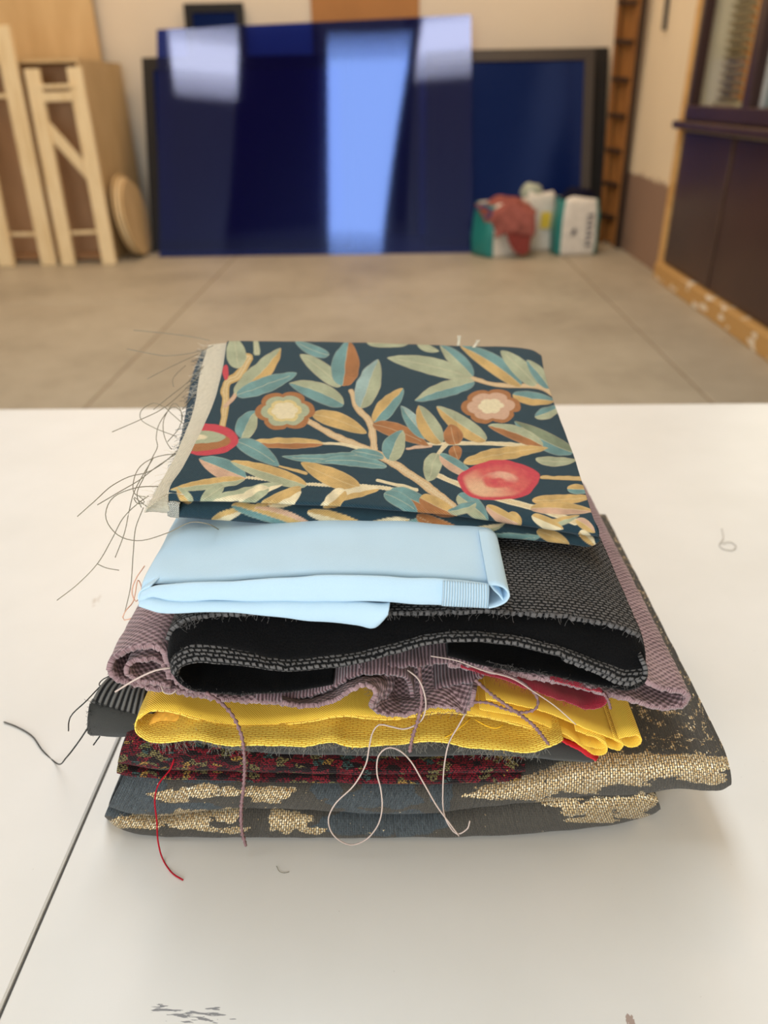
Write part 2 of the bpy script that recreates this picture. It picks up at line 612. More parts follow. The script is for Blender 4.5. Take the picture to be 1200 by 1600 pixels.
# blind behind the pane
bl = empty('window_blind', (XR + .14, 5.8, 1.2), 'beige horizontal slat blind hanging behind the brown framed window', 'blind')
slat = None
for k in range(30):
    z = 1.23 + k * .048
    if slat is None:
        slat = MB().box((XR + .14, 5.80, z), (.045, .36, .004), Matrix.Rotation(math.radians(38), 3, 'Y')).build('slat', M['slat'], bl)
    else:
        s2 = slat.copy(); COL.objects.link(s2); s2.location.z += k * .048
MB().box((XR + .14, 5.80, 1.2), (.05, .37, .025)).build('bottom_rail', M['slat'], bl)
for y in (5.72, 5.88):
    MB().box((XR + .14, y, 1.95), (.004, .004, 1.5)).build('ladder_cord', M['slat'], bl)
p = atX(1171, 60, XR + .25)
tag(MB().box((p.x, p.y, 1.72), (.02, .16, 1.45), Matrix.Rotation(math.radians(4), 3, 'X')).build('leaning_board', plain('orange board', S(206, 140, 70), .6)), 'orange wooden board standing behind the window beside the blind', 'board')
p = atX(1152, 168, XR + .2)
tag(MB().box((p.x + .25, p.y + .1, 1.16), (.3, .3, .1), bevel=.01).build('cardboard_box', plain('pale card', S(226, 190, 140), .8)), 'small pale box lying behind the window below the blind', 'box')
# timber trim and dark wainscot under the window
tr = struct('trim_1', MB().box((XR - .012, 6.15, 1.6), (.05, .085, 3.2), bevel=.004), M['trim_wood'])
tr2 = struct('trim_2', MB().box((XR - .03, 4.0, .06), (.1, 4.22, .12), bevel=.006), M['beam'])
wc = empty('trim_3', (XR, 4.2, .12)); wc['kind'] = 'structure'
yd = atX(1133, 330, XR).y
for a, b in ((yd + .015, 6.08), (yd - 1.25, yd - .015), (2.2, yd - 1.28)):
    MB().box((XR - .008, (a + b) / 2, .58), (.03, b - a, .9), bevel=.004).build('wall_panel', M['brown'], wc)
MB().box((XR - .012, yd, .58), (.045, .012, .9)).build('batten', plain('batten', S(92, 72, 60), .4), wc)
# cable on the right wall
tag(MB().bar(atX(1037, 48, XR - .025), atX(1046, -30, XR - .025), .035, .03, bevel=.008).build('wall_bracket', M['metal']), 'dark metal strap hanging high on the cream wall beside the ladder', 'strap')
# ceiling fittings
sk = empty('rooflight', (-.66, 2.48, CEIL_Z), 'long translucent rooflight strip set into the ceiling above the table', 'rooflight')
rz = Matrix.Rotation(-SKY_ROT, 3, 'Z')
for sx in (-1, 1):
    c_ = Vector((-.66, 2.48, CEIL_Z - .04))
    MB().box(c_ + rz @ Vector((sx * .635, 0, 0)), (.06, 5.2, .08), rz).build('frame_bar', M['grey_frame'], sk)
    MB().box(c_ + rz @ Vector((0, sx * 2.56, 0)), (1.33, .06, .08), rz).build('frame_bar', M['grey_frame'], sk)
dr = empty('fill_surround_1', (-1.4, -3.15, 0)); dr['kind'] = 'structure'  # surround built around the added front fill; the wall behind is solid
for sx in (-1, 1):
    MB().box((-1.4 + sx * 1.9, -3.14, 1.75), (.12, .1, 3.5), bevel=.006).build('fill_frame', M['grey_frame'], dr)
MB().box((-1.4, -3.14, 3.5), (3.92, .1, .12), bevel=.006).build('fill_frame', M['grey_frame'], dr)
ol = empty('blind_fill_lamp', (2.75, 5.2, 2.7), 'added small square lamp brightening the blind behind the brown framed window', 'lamp')  # housing for the added light on the blind
MB().box((2.75, 5.2, 2.66), (.54, .54, .08), bevel=.01).build('housing', M['grey_frame'], ol)
for i, (lx, ly, la) in enumerate(LAMPS):
    o = empty('ceiling_lamp', (lx, ly, CEIL_Z), 'warm square panel lamp on the ceiling, ' + ('crate' if lx < 0 else 'window') + ' side, ' + ('farther from' if ly < 6 else 'added to brighten') + ' the back wall', 'lamp')
    MB().box((lx, ly, CEIL_Z - .055), (1.01, .96, .11), Matrix.Rotation(-math.radians(la), 3, 'Z'), bevel=.01).build('housing', M['grey_frame'], o)

# ------------------------------------------------------------------ things along the back wall
def quad_slab(name, a, b, c, d, th, mat, parent=None):
    """slab on four corner points (bottom left, bottom right, top right, top left), th thick away from the camera"""
    a, b, c, d = map(Vector, (a, b, c, d))
    n = (b - a).cross(d - a).normalized()
    if n.y < 0: n = -n
    vs = [a, b, c, d] + [p + n * th for p in (a, b, c, d)]
    return pydata(name, vs, [(0, 1, 2, 3), (7, 6, 5, 4), (0, 4, 5, 1), (1, 5, 6, 2), (2, 6, 7, 3), (3, 7, 4, 0)], mat, parent)


# big blue sheet, slightly bowed
bl_, br_ = atZ(249, 402, .001), atZ(738, 395, .001)
tl_, tr_ = atY(245, 46, 8.02), atY(736, 23, 8.02)
NX, NZ = 40, 24
vs = []
nrm = (br_ - bl_).cross(tl_ - bl_).normalized()
for j in range(NZ + 1):
    for i in range(NX + 1):
        u, w = i / NX, j / NZ
        p = (bl_ * (1 - u) + br_ * u) * (1 - w) + (tl_ * (1 - u) + tr_ * u) * w
        bow = .004 * math.sin(math.pi * w) * math.sin(math.pi * u) + .003 * math.sin(3 * math.pi * u + 1) * (1 - w)
        vs.append(p + nrm * bow)
fs = [(j * (NX + 1) + i, j * (NX + 1) + i + 1, (j + 1) * (NX + 1) + i + 1, (j + 1) * (NX + 1) + i) for j in range(NZ) for i in range(NX)]
sheet = pydata('plastic_sheet', vs, fs, M['sheet'], None, True)
tag(sheet, 'large glossy translucent blue plastic sheet leaning in front of the framed panels', 'sheet')


def framed(name, x0, x1, y0, y1, ztop, fw, th, label, face_mat=None, side=None):
    e = empty(name, ((x0 + x1) / 2, y0, 0), label, 'framed panel')
    a, b, c, d = Vector((x0, y0, .004)), Vector((x1, y0, .004)), Vector((x1, y1, ztop)), Vector((x0, y1, ztop))
    nn = Vector((0, ztop, -(y1 - y0))).normalized()
    up = (d - a).normalized()
    L = (d - a).length
    quad_slab('panel_face', a + nn * .02 + Vector((fw * .8, 0, 0)) + up * .03, b + nn * .02 - Vector((fw * .8, 0, 0)) + up * .03, c + nn * .02 - Vector((fw * .8, 0, 0)) - up * .03, d + nn * .02 + Vector((fw * .8, 0, 0)) - up * .03, .008, M['blue_panel'], e)
    fm = face_mat or M['grey_frame']
    X = Vector((1, 0, 0))
    quad_slab('frame_rail', a, a + X * fw, d + X * fw, d, th, fm, e)
    quad_slab('frame_rail', b - X * fw, b, c, c - X * fw, th, fm, e)
    quad_slab('frame_rail', a + X * fw, b - X * fw, b - X * fw + up * fw, a + X * fw + up * fw, th, fm, e)
    quad_slab('frame_rail', d + X * fw - up * fw, c - X * fw - up * fw, c - X * fw, d + X * fw, th, fm, e)
    return e


x_r = atZ(915, 381, 0).x
framed('framed_panel', .25, x_r, 7.55, 8.12, atY(915, 76, 8.12).z, .09, .05, 'dull framed dark blue panel behind the shopping bags, right of the big sheet')
framed('framed_panel', -2.38, -.45, 7.52, 8.1, atY(234, 90, 8.1).z, .1, .05, 'black framed panel mostly hidden behind the big blue sheet', M['black'])
framed('framed_panel', .55, x_r + .17, 7.78, 8.3, atY(945, 74, 8.3).z, .2, .06, 'black edged panel rearmost of the stack, showing beside the ladder', M['black'])
pa, pb = atY(287, 20, 8.3), atY(380, 20, 8.3)
framed('framed_panel', pa.x, pb.x, 8.16, 8.31, 2.05, .07, .04, 'small black framed bright blue panel rising above the big sheet', M['black'])
p0, p1 = atY(486, 24, 8.33), atY(655, 24, 8.33)
tag(MB().box(((p0.x + p1.x) / 2, 8.365, 1.35), (p1.x - p0.x, .02, 2.7)).build('wooden_board', plain('brown board', S(172, 122, 74), .7, .2, .08, 3)), 'plain brown wooden board standing against the cream wall behind the blue sheet', 'board')

# ladder in the corner
ld = empty('wooden_ladder', (1.95, 7.9, 0), 'old brown wooden ladder leaning in the corner beside the black panel', 'ladder')
A0, B0 = Vector((1.95, 7.74, .002)), Vector((2.025, 7.52, .002))
A1, B1 = Vector(atY(972, -30, 7.74)), Vector(atY(1003, -30, 7.52))
A1.x, B1.x = min(A1.x, 2.0), min(B1.x, 2.03)
for q0, q1, mt in ((A0, A1, 'old_wood'), (B0, B1, 'old_wood')):
    MB().bar(q0, q0.lerp(q1, 1.2), .05, .035, (1, .3, 0), .004).build('ladder_rail', M[mt], ld)
for k in range(8):
    t_ = .12 + k * .135
    MB().bar(A0.lerp(A1, t_), B0.lerp(B1, t_), .06, .03, (0, 0, 1)).build('rung', M['dark_wood'], ld)
bo = Vector((.022, .03, .02))
vs = [A0 + bo, B0 + bo, B0.lerp(B1, 1.15) + bo, A0.lerp(A1, 1.15) + bo]
vs += [v + Vector((.008, .006, 0)) for v in vs]
pydata('back_board', vs, [(0, 1, 2, 3), (7, 6, 5, 4), (0, 4, 5, 1), (1, 5, 6, 2), (2, 6, 7, 3), (3, 7, 4, 0)], M['old_wood'], ld)
q = atY(1011, -30, 7.42)
tag(MB().bar((2.03, 7.42, .002), (min(q.x, 2.03), 7.42, q.z), .03, .07, (0, 1, 0), .004).build('timber_plank', M['dark_wood']), 'dark plank leaning between the ladder and the painted wall', 'plank')


# ---- bags
def bag(name, c, w, d, h, rz, label, group, mats, seed=0, dents=.02):
    e = empty(name, (c[0], c[1], 0), label, 'bag', group)
    rnd = random.Random(seed)
    N, K = 40, 12
    vs, fs, mi = [], [], []
    for j in range(K + 1):
        tz = j / K
        for i in range(N):
            a = 2 * math.pi * (i + .5) / N
            ca, sa = math.cos(a), math.sin(a)
            ex = .38
            x = math.copysign(abs(ca) ** ex, ca) * w / 2
            y = math.copysign(abs(sa) ** ex, sa) * d / 2
            k = 1 + .06 * math.sin(math.pi * tz) - (.10 * tz * tz)
            q = noise.noise(Vector((x * 6, y * 6 + seed * 3, tz * 3)))
            x, y = x * k * (1 + dents * q * 3), y * k * (1 + dents * q * 4)
            z = .003 + tz * h * (1 + (.08 * q if j == K else 0)) + (.02 * q if 0 < j else 0)
            X = c[0] + x * math.cos(rz) - y * math.sin(rz)
            Y = c[1] + x * math.sin(rz) + y * math.cos(rz)
            vs.append((X, Y, max(z, .002)))
    for j in range(K):
        for i in range(N):
            i2 = (i + 1) % N
            fs.append((j * N + i, j * N + i2, (j + 1) * N + i2, (j + 1) * N + i))
            a = math.degrees(2 * math.pi * (i + 1) / N)
            mi.append(mats(a, j / K))
    fs.append(tuple(range(N))[::-1]); mi.append(0)
    o = pydata('bag_body', vs, fs, [M['white_bag'], M['teal_bag']], e, True)
    o.data.polygons.foreach_set('material_index', mi)
    sm = o.modifiers.new('film', 'SOLIDIFY'); sm.thickness = .004
    return e


def onfront(c, w, d, rz, u, z):
    x, y = u * w / 2, -d / 2 - .012
    return Vector((c[0] + x * math.cos(rz) - y * math.sin(rz), c[1] + x * math.sin(rz) + y * math.cos(rz), z))


c1, c2, c3 = (.91, 7.22), (1.27, 7.41), (1.57, 7.2)
b1 = bag('shopping_bag', c1, .46, .34, .44, math.radians(28), 'teal and white bag with a rust red cloth hanging over its rim', 'bags of the corner', lambda a, z: 1 if (120 < a < 236) else 0, 1)
b2 = bag('shopping_bag', c2, .28, .2, .49, math.radians(8), 'white bag with a yellow mark, middle one between the two teal bags', 'bags of the corner', lambda a, z: 0, 4)
b3 = bag('shopping_bag', c3, .38, .28, .46, math.radians(4), 'white and teal bag filled with dark cloth, nearest the black panel', 'bags of the corner', lambda a, z: 1 if (a > 305 or a < 60 or 120 < a < 240) else 0, 7)
for e in (b1, b2, b3): del e['group']
pydata('yellow_mark', [onfront(c2, .28, .2, math.radians(8), u, z) for u, z in ((-.1, .2), (.55, .2), (.6, .34), (-.05, .34))], [(0, 1, 2, 3)], M['yellow_mark'], b2)
for k in range(7):
    z0 = .08 + k * .042
    pydata('printed_mark', [onfront(c3, .38, .28, math.radians(4), u, z) for u, z in ((.32, z0), (.62 - .08 * (k % 2), z0), (.62 - .08 * (k % 2), z0 + .02), (.32, z0 + .02))], [(0, 1, 2, 3)], M['ink'], b3)
pydata('printed_mark', [onfront(c3, .38, .28, math.radians(4), u, z) for u, z in ((-.35, .17), (-.15, .19), (-.18, .24), (-.36, .22))], [(0, 1, 2, 3)], M['ink'], b3)


def blob(name, c, r, mat, seed, parent=None, rough=.25, sub=3):
    bm = bmesh.new()
    bmesh.ops.create_icosphere(bm, subdivisions=sub, radius=1)
    for v in bm.verts:
        q = noise.noise(v.co * 1.6 + Vector((seed, 0, 0))) + .5 * noise.noise(v.co * 4 + Vector((seed, 3, 0)))
        v.co = Vector((v.co.x * r[0], v.co.y * r[1], v.co.z * r[2])) * (1 + rough * q) + Vector(c)
    me = bpy.data.meshes.new(name); bm.to_mesh(me); bm.free()
    return link(name, me, mat, parent, True)


tag(blob('dark_cloth', (c3[0], c3[1], .47), (.15, .1, .09), M['navy_cloth'], 2), 'crumpled black cloth stuffed in the mouth of the end bag', 'cloth')
tag(blob('crumpled_bag', (c2[0] - .08, c2[1] - .02, .505), (.10, .07, .075), plain('grey green film', S(176, 184, 166), .5), 9), 'pale crumpled plastic poking out of the middle bag', 'plastic wrap')
rg = empty('red_cloth', (.95, 7.1, .44), 'rust red cloth thrown over the teal and white bag', 'cloth')
R1 = [atY(*q) for q in ((742, 318, 7.22), (765, 312, 7.2), (800, 306, 7.2), (825, 318, 7.2), (838, 328, 7.15))]
R2 = [atY(*q) for q in ((748, 330, 7.08), (768, 326, 7.03), (798, 322, 6.99), (822, 330, 6.97), (836, 340, 6.97))]
R3 = [atY(*q) for q in ((760, 350, 7.03), (775, 350, 6.98), (800, 350, 6.94), (822, 352, 6.93), (836, 360, 6.93))]
R4 = [atY(*q) for q in ((765, 372, 7.01), (780, 368, 6.97), (802, 364, 6.93), (820, 368, 6.92), (835, 368, 6.92))]
loft('draped_fold', [R1, R2, R3, R4], 30, 26, M['rag'], rg, .012, (.03, 9))
T1 = [atY(*q) for q in ((790, 360, 6.95), (810, 362, 6.93), (832, 362, 6.93))]
T2 = [atY(*q) for q in ((796, 380, 6.95), (812, 380, 6.93), (828, 380, 6.94))]
T3 = [atY(*q) for q in ((804, 393, 6.95), (816, 397, 6.94), (828, 392, 6.95))]
loft('hanging_sleeve', [T1, T2, T3], 20, 16, plain('deep rust cloth', S(138, 66, 60), .95, .1, .2, 14), rg, .012, (.02, 10))
P = cr([atY(*q) for q in ((745, 326, 7.06), (757, 322, 7.02), (767, 330, 7.0), (766, 338, 7.0), (757, 338, 7.02))], 24)
vs, fs = [], []; tube_mesh(vs, fs, P, .012, 6)
pydata('trim_cord', vs, fs, M['strap'], rg, True)

# ---- plywood crate and frames by the left wall
CX0, CX1, CY0, CY1, CZ = -3.9, -2.60, 7.08, 8.14, 1.56
cr_ = empty('plywood_crate', ((CX0 + CX1) / 2, CY0, 0), 'tall plywood crate by the back wall behind the pine frames', 'crate')
MB().box(((CX0 + CX1) / 2, CY0 + .3, CZ / 2), (CX1 - CX0 - .04, .02, CZ - .02)).build('inner_panel', M['ply_red'], cr_)
MB().box((CX1 - .01, (CY0 + CY1) / 2, CZ / 2), (.02, CY1 - CY0, CZ)).build('side_panel', M['ply'], cr_)
MB().box((CX0 + .01, (CY0 + CY1) / 2, CZ / 2), (.02, CY1 - CY0, CZ)).build('side_panel', M['ply'], cr_)
MB().box(((CX0 + CX1) / 2, (CY0 + CY1) / 2, CZ + .01), (CX1 - CX0, CY1 - CY0, .02)).build('top_panel', M['ply'], cr_)
MB().box(((CX0 + CX1) / 2, (CY0 + CY1) / 2, .03), (CX1 - CX0 - .04, CY1 - CY0, .02)).build('bottom_panel', M['ply_red'], cr_)
xe = atY(161, 105, 8.24).x
tag(MB().box((xe - 1.0, 8.24, 1.35), (2.0, .02, 2.7)).build('plywood_board', M['ply']), 'tall plain plywood panel standing upright behind the crate', 'panel')


def pine(name, bars, label):
    e = empty(name, tuple((Vector(bars[0][0]) * Vector((1, 1, 0)))), label, 'frame')
    for nm, a, b, w, th in bars:
        MB().bar(a, b, w, th, (0, 1, 0), .003).build(nm, M['pine'], e)
    return e


yA, yB = 6.93, 7.03
def pf(px, py, t=0):
    y = yA + (yB - yA) * max(0, min(1, (412 - py) / 310))
    return atY(px, py, y)


def frame_things(label, rails, cross, w):
    e = empty('pine_frame', atZ(rails[0][1][0], rails[0][1][1], 0), label, 'frame')
    for (a, b) in rails:
        lo = atZ(b[0], b[1], .002); hi = atY(a[0], a[1], lo.y + .1)
        MB().bar(lo, hi, w, .045, (0, 1, 0), .003).build('rail', M['pine'], e)
    for (a, b, ww, nm) in cross:
        MB().bar(atY(a[0], a[1], 7.0), atY(b[0], b[1], 7.0), ww, .03, (0, 1, 0), .003).build(nm, M['pine'], e)
    return e


frame_things('pale pine frame with a diagonal brace leaning on the plywood crate', [((50, 108), (108, 414)), ((116, 105), (172, 413))],
             [((58, 136), (120, 134), .03, 'crossbar'), ((60, 152), (122, 150), .07, 'crossbar'), ((68, 192), (142, 275), .09, 'diagonal_brace'), ((105, 364), (160, 362), .03, 'crossbar')], .12)
frame_things('pine frame at the edge of the picture, nearest the plywood crate corner', [((-62, 60), (12, 416)), ((2, 40), (78, 414))],
             [((-40, 150), (24, 150), .03, 'crossbar'), ((2, 366), (64, 366), .03, 'crossbar')], .135)
for o in COL.objects:
    if o.get('label', '').startswith('pine frame at the edge'): o['label'] = 'pine frame without a brace, beside the diagonally braced one'
# discs
for k in range(3):
    cx, cy, r_ = -2.52 + k * .035, 7.36 - k * .012, .345 - .012 * k
    bm = bmesh.new()
    Mx = Matrix.Translation((cx + .03, cy, r_ + .012)) @ Matrix.Rotation(math.radians(90 - 7), 4, 'Y')
    bmesh.ops.create_cone(bm, cap_ends=True, segments=56, radius1=r_, radius2=r_, depth=.022, matrix=Mx)
    es = [e for e in bm.edges if e.is_manifold and e.calc_face_angle() > 1]
    bmesh.ops.bevel(bm, geom=es, offset=.003, segments=1, affect='EDGES')
    me = bpy.data.meshes.new('wooden_disc'); bm.to_mesh(me); bm.free()
    o = link('wooden_disc', me, [M['ply'], M['pine'], M['ply']][k])
    tag(o, ['round plywood disc of the leaning stack, closest to the crate', 'round plywood disc in the middle of the leaning stack', 'round plywood disc of the leaning stack, farthest from the crate'][k], 'disc', 'discs leaning on the crate')

# ------------------------------------------------------------------ the table
t = NT('white laminate')
v = t.obj()
n = t.noise(v, 7, 4)
c = t.ramp(n, [(.3, S(226, 224, 219)), (.7, S(233, 231, 227))])
fl_ = t.math('GREATER_THAN', t.noise(v, 260, 1), .80)
c = t.mix(t.math('MULTIPLY', fl_, .18), c, S(150, 140, 128))
sp = t.n('ShaderNodeSeparateXYZ'); t.l(v, sp.inputs[0])


def scuff(c, P, rx, ry, thr, col, sc=(90, 700, 1), k=.8):
    dx = t.math('DIVIDE', t.math('SUBTRACT', sp.outputs[0], P.x), rx)
    dy = t.math('DIVIDE', t.math('SUBTRACT', sp.outputs[1], P.y), ry)
    d = t.math('ADD', t.math('MULTIPLY', dx, dx), t.math('MULTIPLY', dy, dy))
    w = t.math('SUBTRACT', 1, d)
    nz = t.noise(t.obj(sc), 1, 3)
    f = t.math('GREATER_THAN', t.math('ADD', t.math('MULTIPLY', w, .25), nz), thr)
    f = t.math('MULTIPLY', f, t.math('GREATER_THAN', w, 0))
    return t.mix(t.math('MULTIPLY', f, k), c, col)


c = scuff(c, atZ(312, 1587, TABLE_Z), .026, .006, .74, S(84, 84, 90))
c = scuff(c, atZ(250, 1576, TABLE_Z), .008, .003, .70, S(84, 84, 90))
c = scuff(c, atZ(150, 940, TABLE_Z), .006, .016, .74, S(176, 156, 136), (300, 120, 1), .4)
c = scuff(c, atZ(985, 1595, TABLE_Z), .0025, .004, .55, S(140, 100, 80), (400, 300, 1), .7)
M['table'] = t.fin(c, .34, .4)
tb = empty('work_table', (0, .6, 0), 'large white laminate work table carrying the stack of fabrics', 'table')
SEAM = -.2275
for a, b in ((-.95, SEAM - .0011), (SEAM + .0011, 1.0)):
    MB().box(((a + b) / 2, .61, TABLE_Z - .0125), (b - a, 1.12, .025), bevel=.0012).build('top_panel', M['table'], tb)
MB().box((SEAM, .61, TABLE_Z - .014), (.004, 1.1, .022)).build('seam_strip', plain('seam', S(96, 94, 90), .8), tb)
MB().box((.025, .61, TABLE_Z - .06), (1.8, 1.0, .07)).build('apron', M['table'], tb)
for x in (-.85, .9):
    for y in (.12, 1.1):
        MB().box((x, y, .38), (.06, .06, .76), bevel=.004).build('leg', M['grey_frame'], tb)


# ------------------------------------------------------------------ the stack of fabrics
def inside(px, ells, soft=.35, seed=0):
    """soft mask of ellipses (cx, cy, rx, ry) with a wavy edge"""
    out = np.zeros(len(px))
    for cx, cy, rx, ry in ells:
        dx, dy = (px[:, 0] - cx) / rx, (px[:, 1] - cy) / ry
        an = np.arctan2(dy, dx)
        d = np.sqrt(dx * dx + dy * dy) * (1 + .13 * np.sin(3 * an + cx + seed) + .09 * np.sin(7 * an + cy))
        out = np.maximum(out, np.clip((1 - d) / soft + .5, 0, 1))
    return out


FRONT = 0.352
# ---- brocade
GOLD = [(270, 1243, 34, 10), (330, 1236, 50, 10), (420, 1240, 40, 13), (215, 1284, 52, 11), (290, 1280, 48, 16), (352, 1272, 26, 12), (352, 1296, 40, 5), (450, 1282, 34, 18), (490, 1297, 22, 5),
        (800, 1236, 66, 15), (880, 1222, 80, 15), (950, 1204, 90, 22), (1060, 1196, 80, 18), (1100, 1215, 40, 9), (872, 1252, 36, 8), (950, 1262, 70, 17), (925, 1280, 44, 5), (1010, 1250, 18, 14)]
VELV = [(212, 1238, 44, 34), (275, 1262, 70, 9), (330, 1218, 50, 7), (510, 1228, 22, 22), (540, 1252, 26, 12), (604, 1240, 52, 24), (560, 1286, 66, 20), (650, 1285, 46, 20), (690, 1242, 18, 22), (182, 1262, 20, 18)]


def paint_brocade(vs):
    px = project(vs)
    g = inside(px, GOLD, .3, 1)
    v = inside(px, VELV, .3, 2) * (1 - g)
    sp = np.clip((px[:, 0] - 800) / 120, 0, 1) * np.clip((1215 - px[:, 1]) / 20, 0, 1)
    return np.stack([g, v, sp * .8, np.ones(len(px))], 1)


t = NT('gold brocade')
uv = t.uv_mm()
at = t.n('ShaderNodeVertexColor', layer_name='Print')
sep = t.n('ShaderNodeSeparateColor'); t.l(at.outputs[0], sep.inputs[0])
sp = t.n('ShaderNodeSeparateXYZ'); t.l(uv, sp.inputs[0])
br = t.n('ShaderNodeTexBrick'); br.offset = .5
for k_, v_ in (('Scale', 1), ('Brick Width', 3.3), ('Row Height', 1.6), ('Mortar Size', .34), ('Mortar Smooth', .8)): br.inputs[k_].default_value = v_
sw = t.n('ShaderNodeCombineXYZ'); t.l(sp.outputs[1], sw.inputs[0]); t.l(sp.outputs[0], sw.inputs[1])
t.l(sw.outputs[0], br.inputs['Vector'])
st = t.n('ShaderNodeMapping'); st.inputs['Scale'].default_value = (1.3, .22, 1); t.l(uv, st.inputs[0])
sn = t.noise(st.outputs[0], 1.0, 4, .7)
cell = t.math('SUBTRACT', 1, br.outputs['Fac'])
ns = t.noise(uv, .42, 3, .7)
nmix = t.math('ADD', t.math('MULTIPLY', t.math('SUBTRACT', ns, .5), 1.7), t.math('MULTIPLY', t.math('SUBTRACT', t.noise(uv, .13, 2), .5), 1.7))
gmask = t.math('ADD', t.math('ADD', t.math('MULTIPLY', sep.outputs[0], .86), t.math('MULTIPLY', sep.outputs[2], .38)), nmix)
gl = t.math('MULTIPLY', t.math('GREATER_THAN', gmask, .5), t.math('GREATER_THAN', cell, .5))
ribs = t.math('MULTIPLY_ADD', t.math('SINE', t.math('MULTIPLY', sp.outputs[0], 6.6)), .5, .5)
basec = t.ramp(t.math('ADD', t.math('MULTIPLY', ribs, .5), t.math('MULTIPLY', sn, .6)), [(.3, S(46, 44, 40)), (.78, S(100, 94, 85))])
velc = t.ramp(t.math('ADD', t.math('MULTIPLY', ribs, .35), t.math('MULTIPLY', sn, .85)), [(.36, S(22, 26, 29)), (.85, S(102, 111, 116))])
c = t.mix(t.math('GREATER_THAN', t.math('ADD', sep.outputs[1], t.math('MULTIPLY', t.math('SUBTRACT', t.noise(uv, .6, 3), .5), .9)), .5), basec, velc)
gcol = t.ramp(t.noise(uv, .55, 2), [(.3, S(150, 110, 64)), (.48, S(226, 196, 142)), (.66, S(255, 246, 222))])
c = t.mix(gl, c, gcol)
t.bump(t.math('ADD', cell, t.math('MULTIPLY', ribs, .4)), .0005)
M['brocade'] = t.fin(c, t.math('MULTIPLY_ADD', gl, -.5, .85), .3, t.math('MULTIPLY_ADD', gl, -.0, .1), t.math('MULTIPLY', gl, .55))

BL = [(170, 1262), (180, 1279), (200, 1290), (245, 1299), (400, 1303), (600, 1302), (760, 1300), (930, 1287), (1000, 1272), (1020, 1262), (1026, 1250)]
GL = [(171, 1257), (200, 1267), (249, 1271), (290, 1266), (370, 1258), (420, 1257), (516, 1263), (620, 1267), (680, 1265), (740, 1256), (850, 1247), (918, 1239), (1000, 1237), (1026, 1246)]
GU = [(171, 1254), (200, 1265), (249, 1270), (290, 1265), (370, 1257), (420, 1256), (516, 1262), (620, 1266), (680, 1264), (740, 1255), (850, 1246), (918, 1238), (1000, 1235), (1060, 1227), (1100, 1231), (1132, 1228), (1137, 1222)]
TL = [(198, 1204), (230, 1208), (320, 1214), (400, 1217), (520, 1221), (640, 1222), (760, 1218), (822, 1208), (900, 1192), (1000, 1182), (1080, 1176), (1134, 1180)]


def fold(name, bottom, top, mat, parent, nu=160, nv=40, bulge=.009, yf=FRONT, bz=None, depth_b=.16, depth_t=.24, tdz=0.0, th=.0012, wob=(.0008, 60), tdx=0.0, paint=None, mid=.5, tflat=None, t1=(.012, .0012)):
    """a cloth folded over at the front: lower leaf, rounded front, upper leaf"""
    n = 60
    b3 = cr(sec(bottom, z=bz) if bz is not None else sec(bottom, y=yf), n)
    t3 = cr(sec(top, y=yf + .002), n)
    if bz is not None:
        b3[:, 1] += 0
    m3 = b3 * mid + t3 * (1 - mid) + np.array((0, -bulge, 0))
    q = b3 * .82 + t3 * .18 + np.array((0, -bulge * .75, 0))
    q2 = b3 * .18 + t3 * .82 + np.array((0, -bulge * .75, 0))
    bb = b3 + np.array((0, depth_b, 0))
    tt1 = t3 + np.array((0, t1[0], t1[1]))
    tt = off([Vector(p) for p in t3], tdx, depth_t, tdz)
    tt = np.array([tuple(p) for p in tt])
    if tflat is not None: tt[:, 2] = TABLE_Z + tflat
    return loft(name, [bb, b3, q, m3, q2, t3, tt1, tt], nu, nv, mat, parent, th, wob, paint=paint, dense=(1, 6, 9))


br_root = empty('folded_brocade', (0, .36, TABLE_Z), 'grey taupe brocade with gold flecks and blue velvet, bottom of the fabric stack', 'fabric')
fold('folded_layer', BL, GL, M['brocade'], br_root, 420, 90, .008, FRONT, .0012, .28, .27, 0, paint=paint_brocade)
fold('folded_layer', GU, TL, M['brocade'], br_root, 460, 150, .008, FRONT, None, .24, .31, .004, paint=paint_brocade, tdx=-.004)

# ---- red tapestry
c1, c2 = S(38, 8, 12), S(150, 26, 44)
t = NT('red tapestry')
uv = t.uv_mm()
br = t.n('ShaderNodeTexBrick'); br.offset = .5
for k_, v_ in (('Scale', 1), ('Brick Width', 2.0), ('Row Height', 1.1), ('Mortar Size', .28), ('Mortar Smooth', .8)): br.inputs[k_].default_value = v_
t.l(uv, br.inputs['Vector'])
cell = t.math('SUBTRACT', 1, br.outputs['Fac'])
vo = t.n('ShaderNodeTexVoronoi', i_Scale=.15); vo.feature = 'F1'
wv = t.n('ShaderNodeMapping'); wv.inputs['Scale'].default_value = (1, 2.2, 1); t.l(uv, wv.inputs[0]); t.l(wv.outputs[0], vo.inputs['Vector'])
sc_ = t.n('ShaderNodeSeparateColor'); t.l(vo.outputs['Color'], sc_.inputs[0])
pick = t.ramp(sc_.outputs[0], [(0, S(112, 14, 30)), (.40, S(134, 22, 38)), (.42, S(132, 120, 76)), (.54, S(112, 106, 66)), (.58, S(24, 12, 14)), (.68, S(26, 14, 14)), (.70, S(140, 26, 42)), (.88, S(176, 136, 66)), (.93, S(62, 88, 84)), (1, S(62, 88, 84))])
pick.node.color_ramp.interpolation = 'CONSTANT'
spk = t.math('GREATER_THAN', t.noise(uv, .6, 2), .53)
c = t.mix(spk, pick, S(36, 12, 16))
c = t.mix(t.math('MULTIPLY', t.math('SUBTRACT', 1, cell), .85), c, S(12, 6, 8))
t.bump(cell, .0006)
M['tapestry'] = t.fin(c, .9, .15, .1)
tp = empty('folded_tapestry', (0, .36, TABLE_Z + .06), 'dark red patterned tapestry cloth lying on the gold flecked brocade', 'fabric')
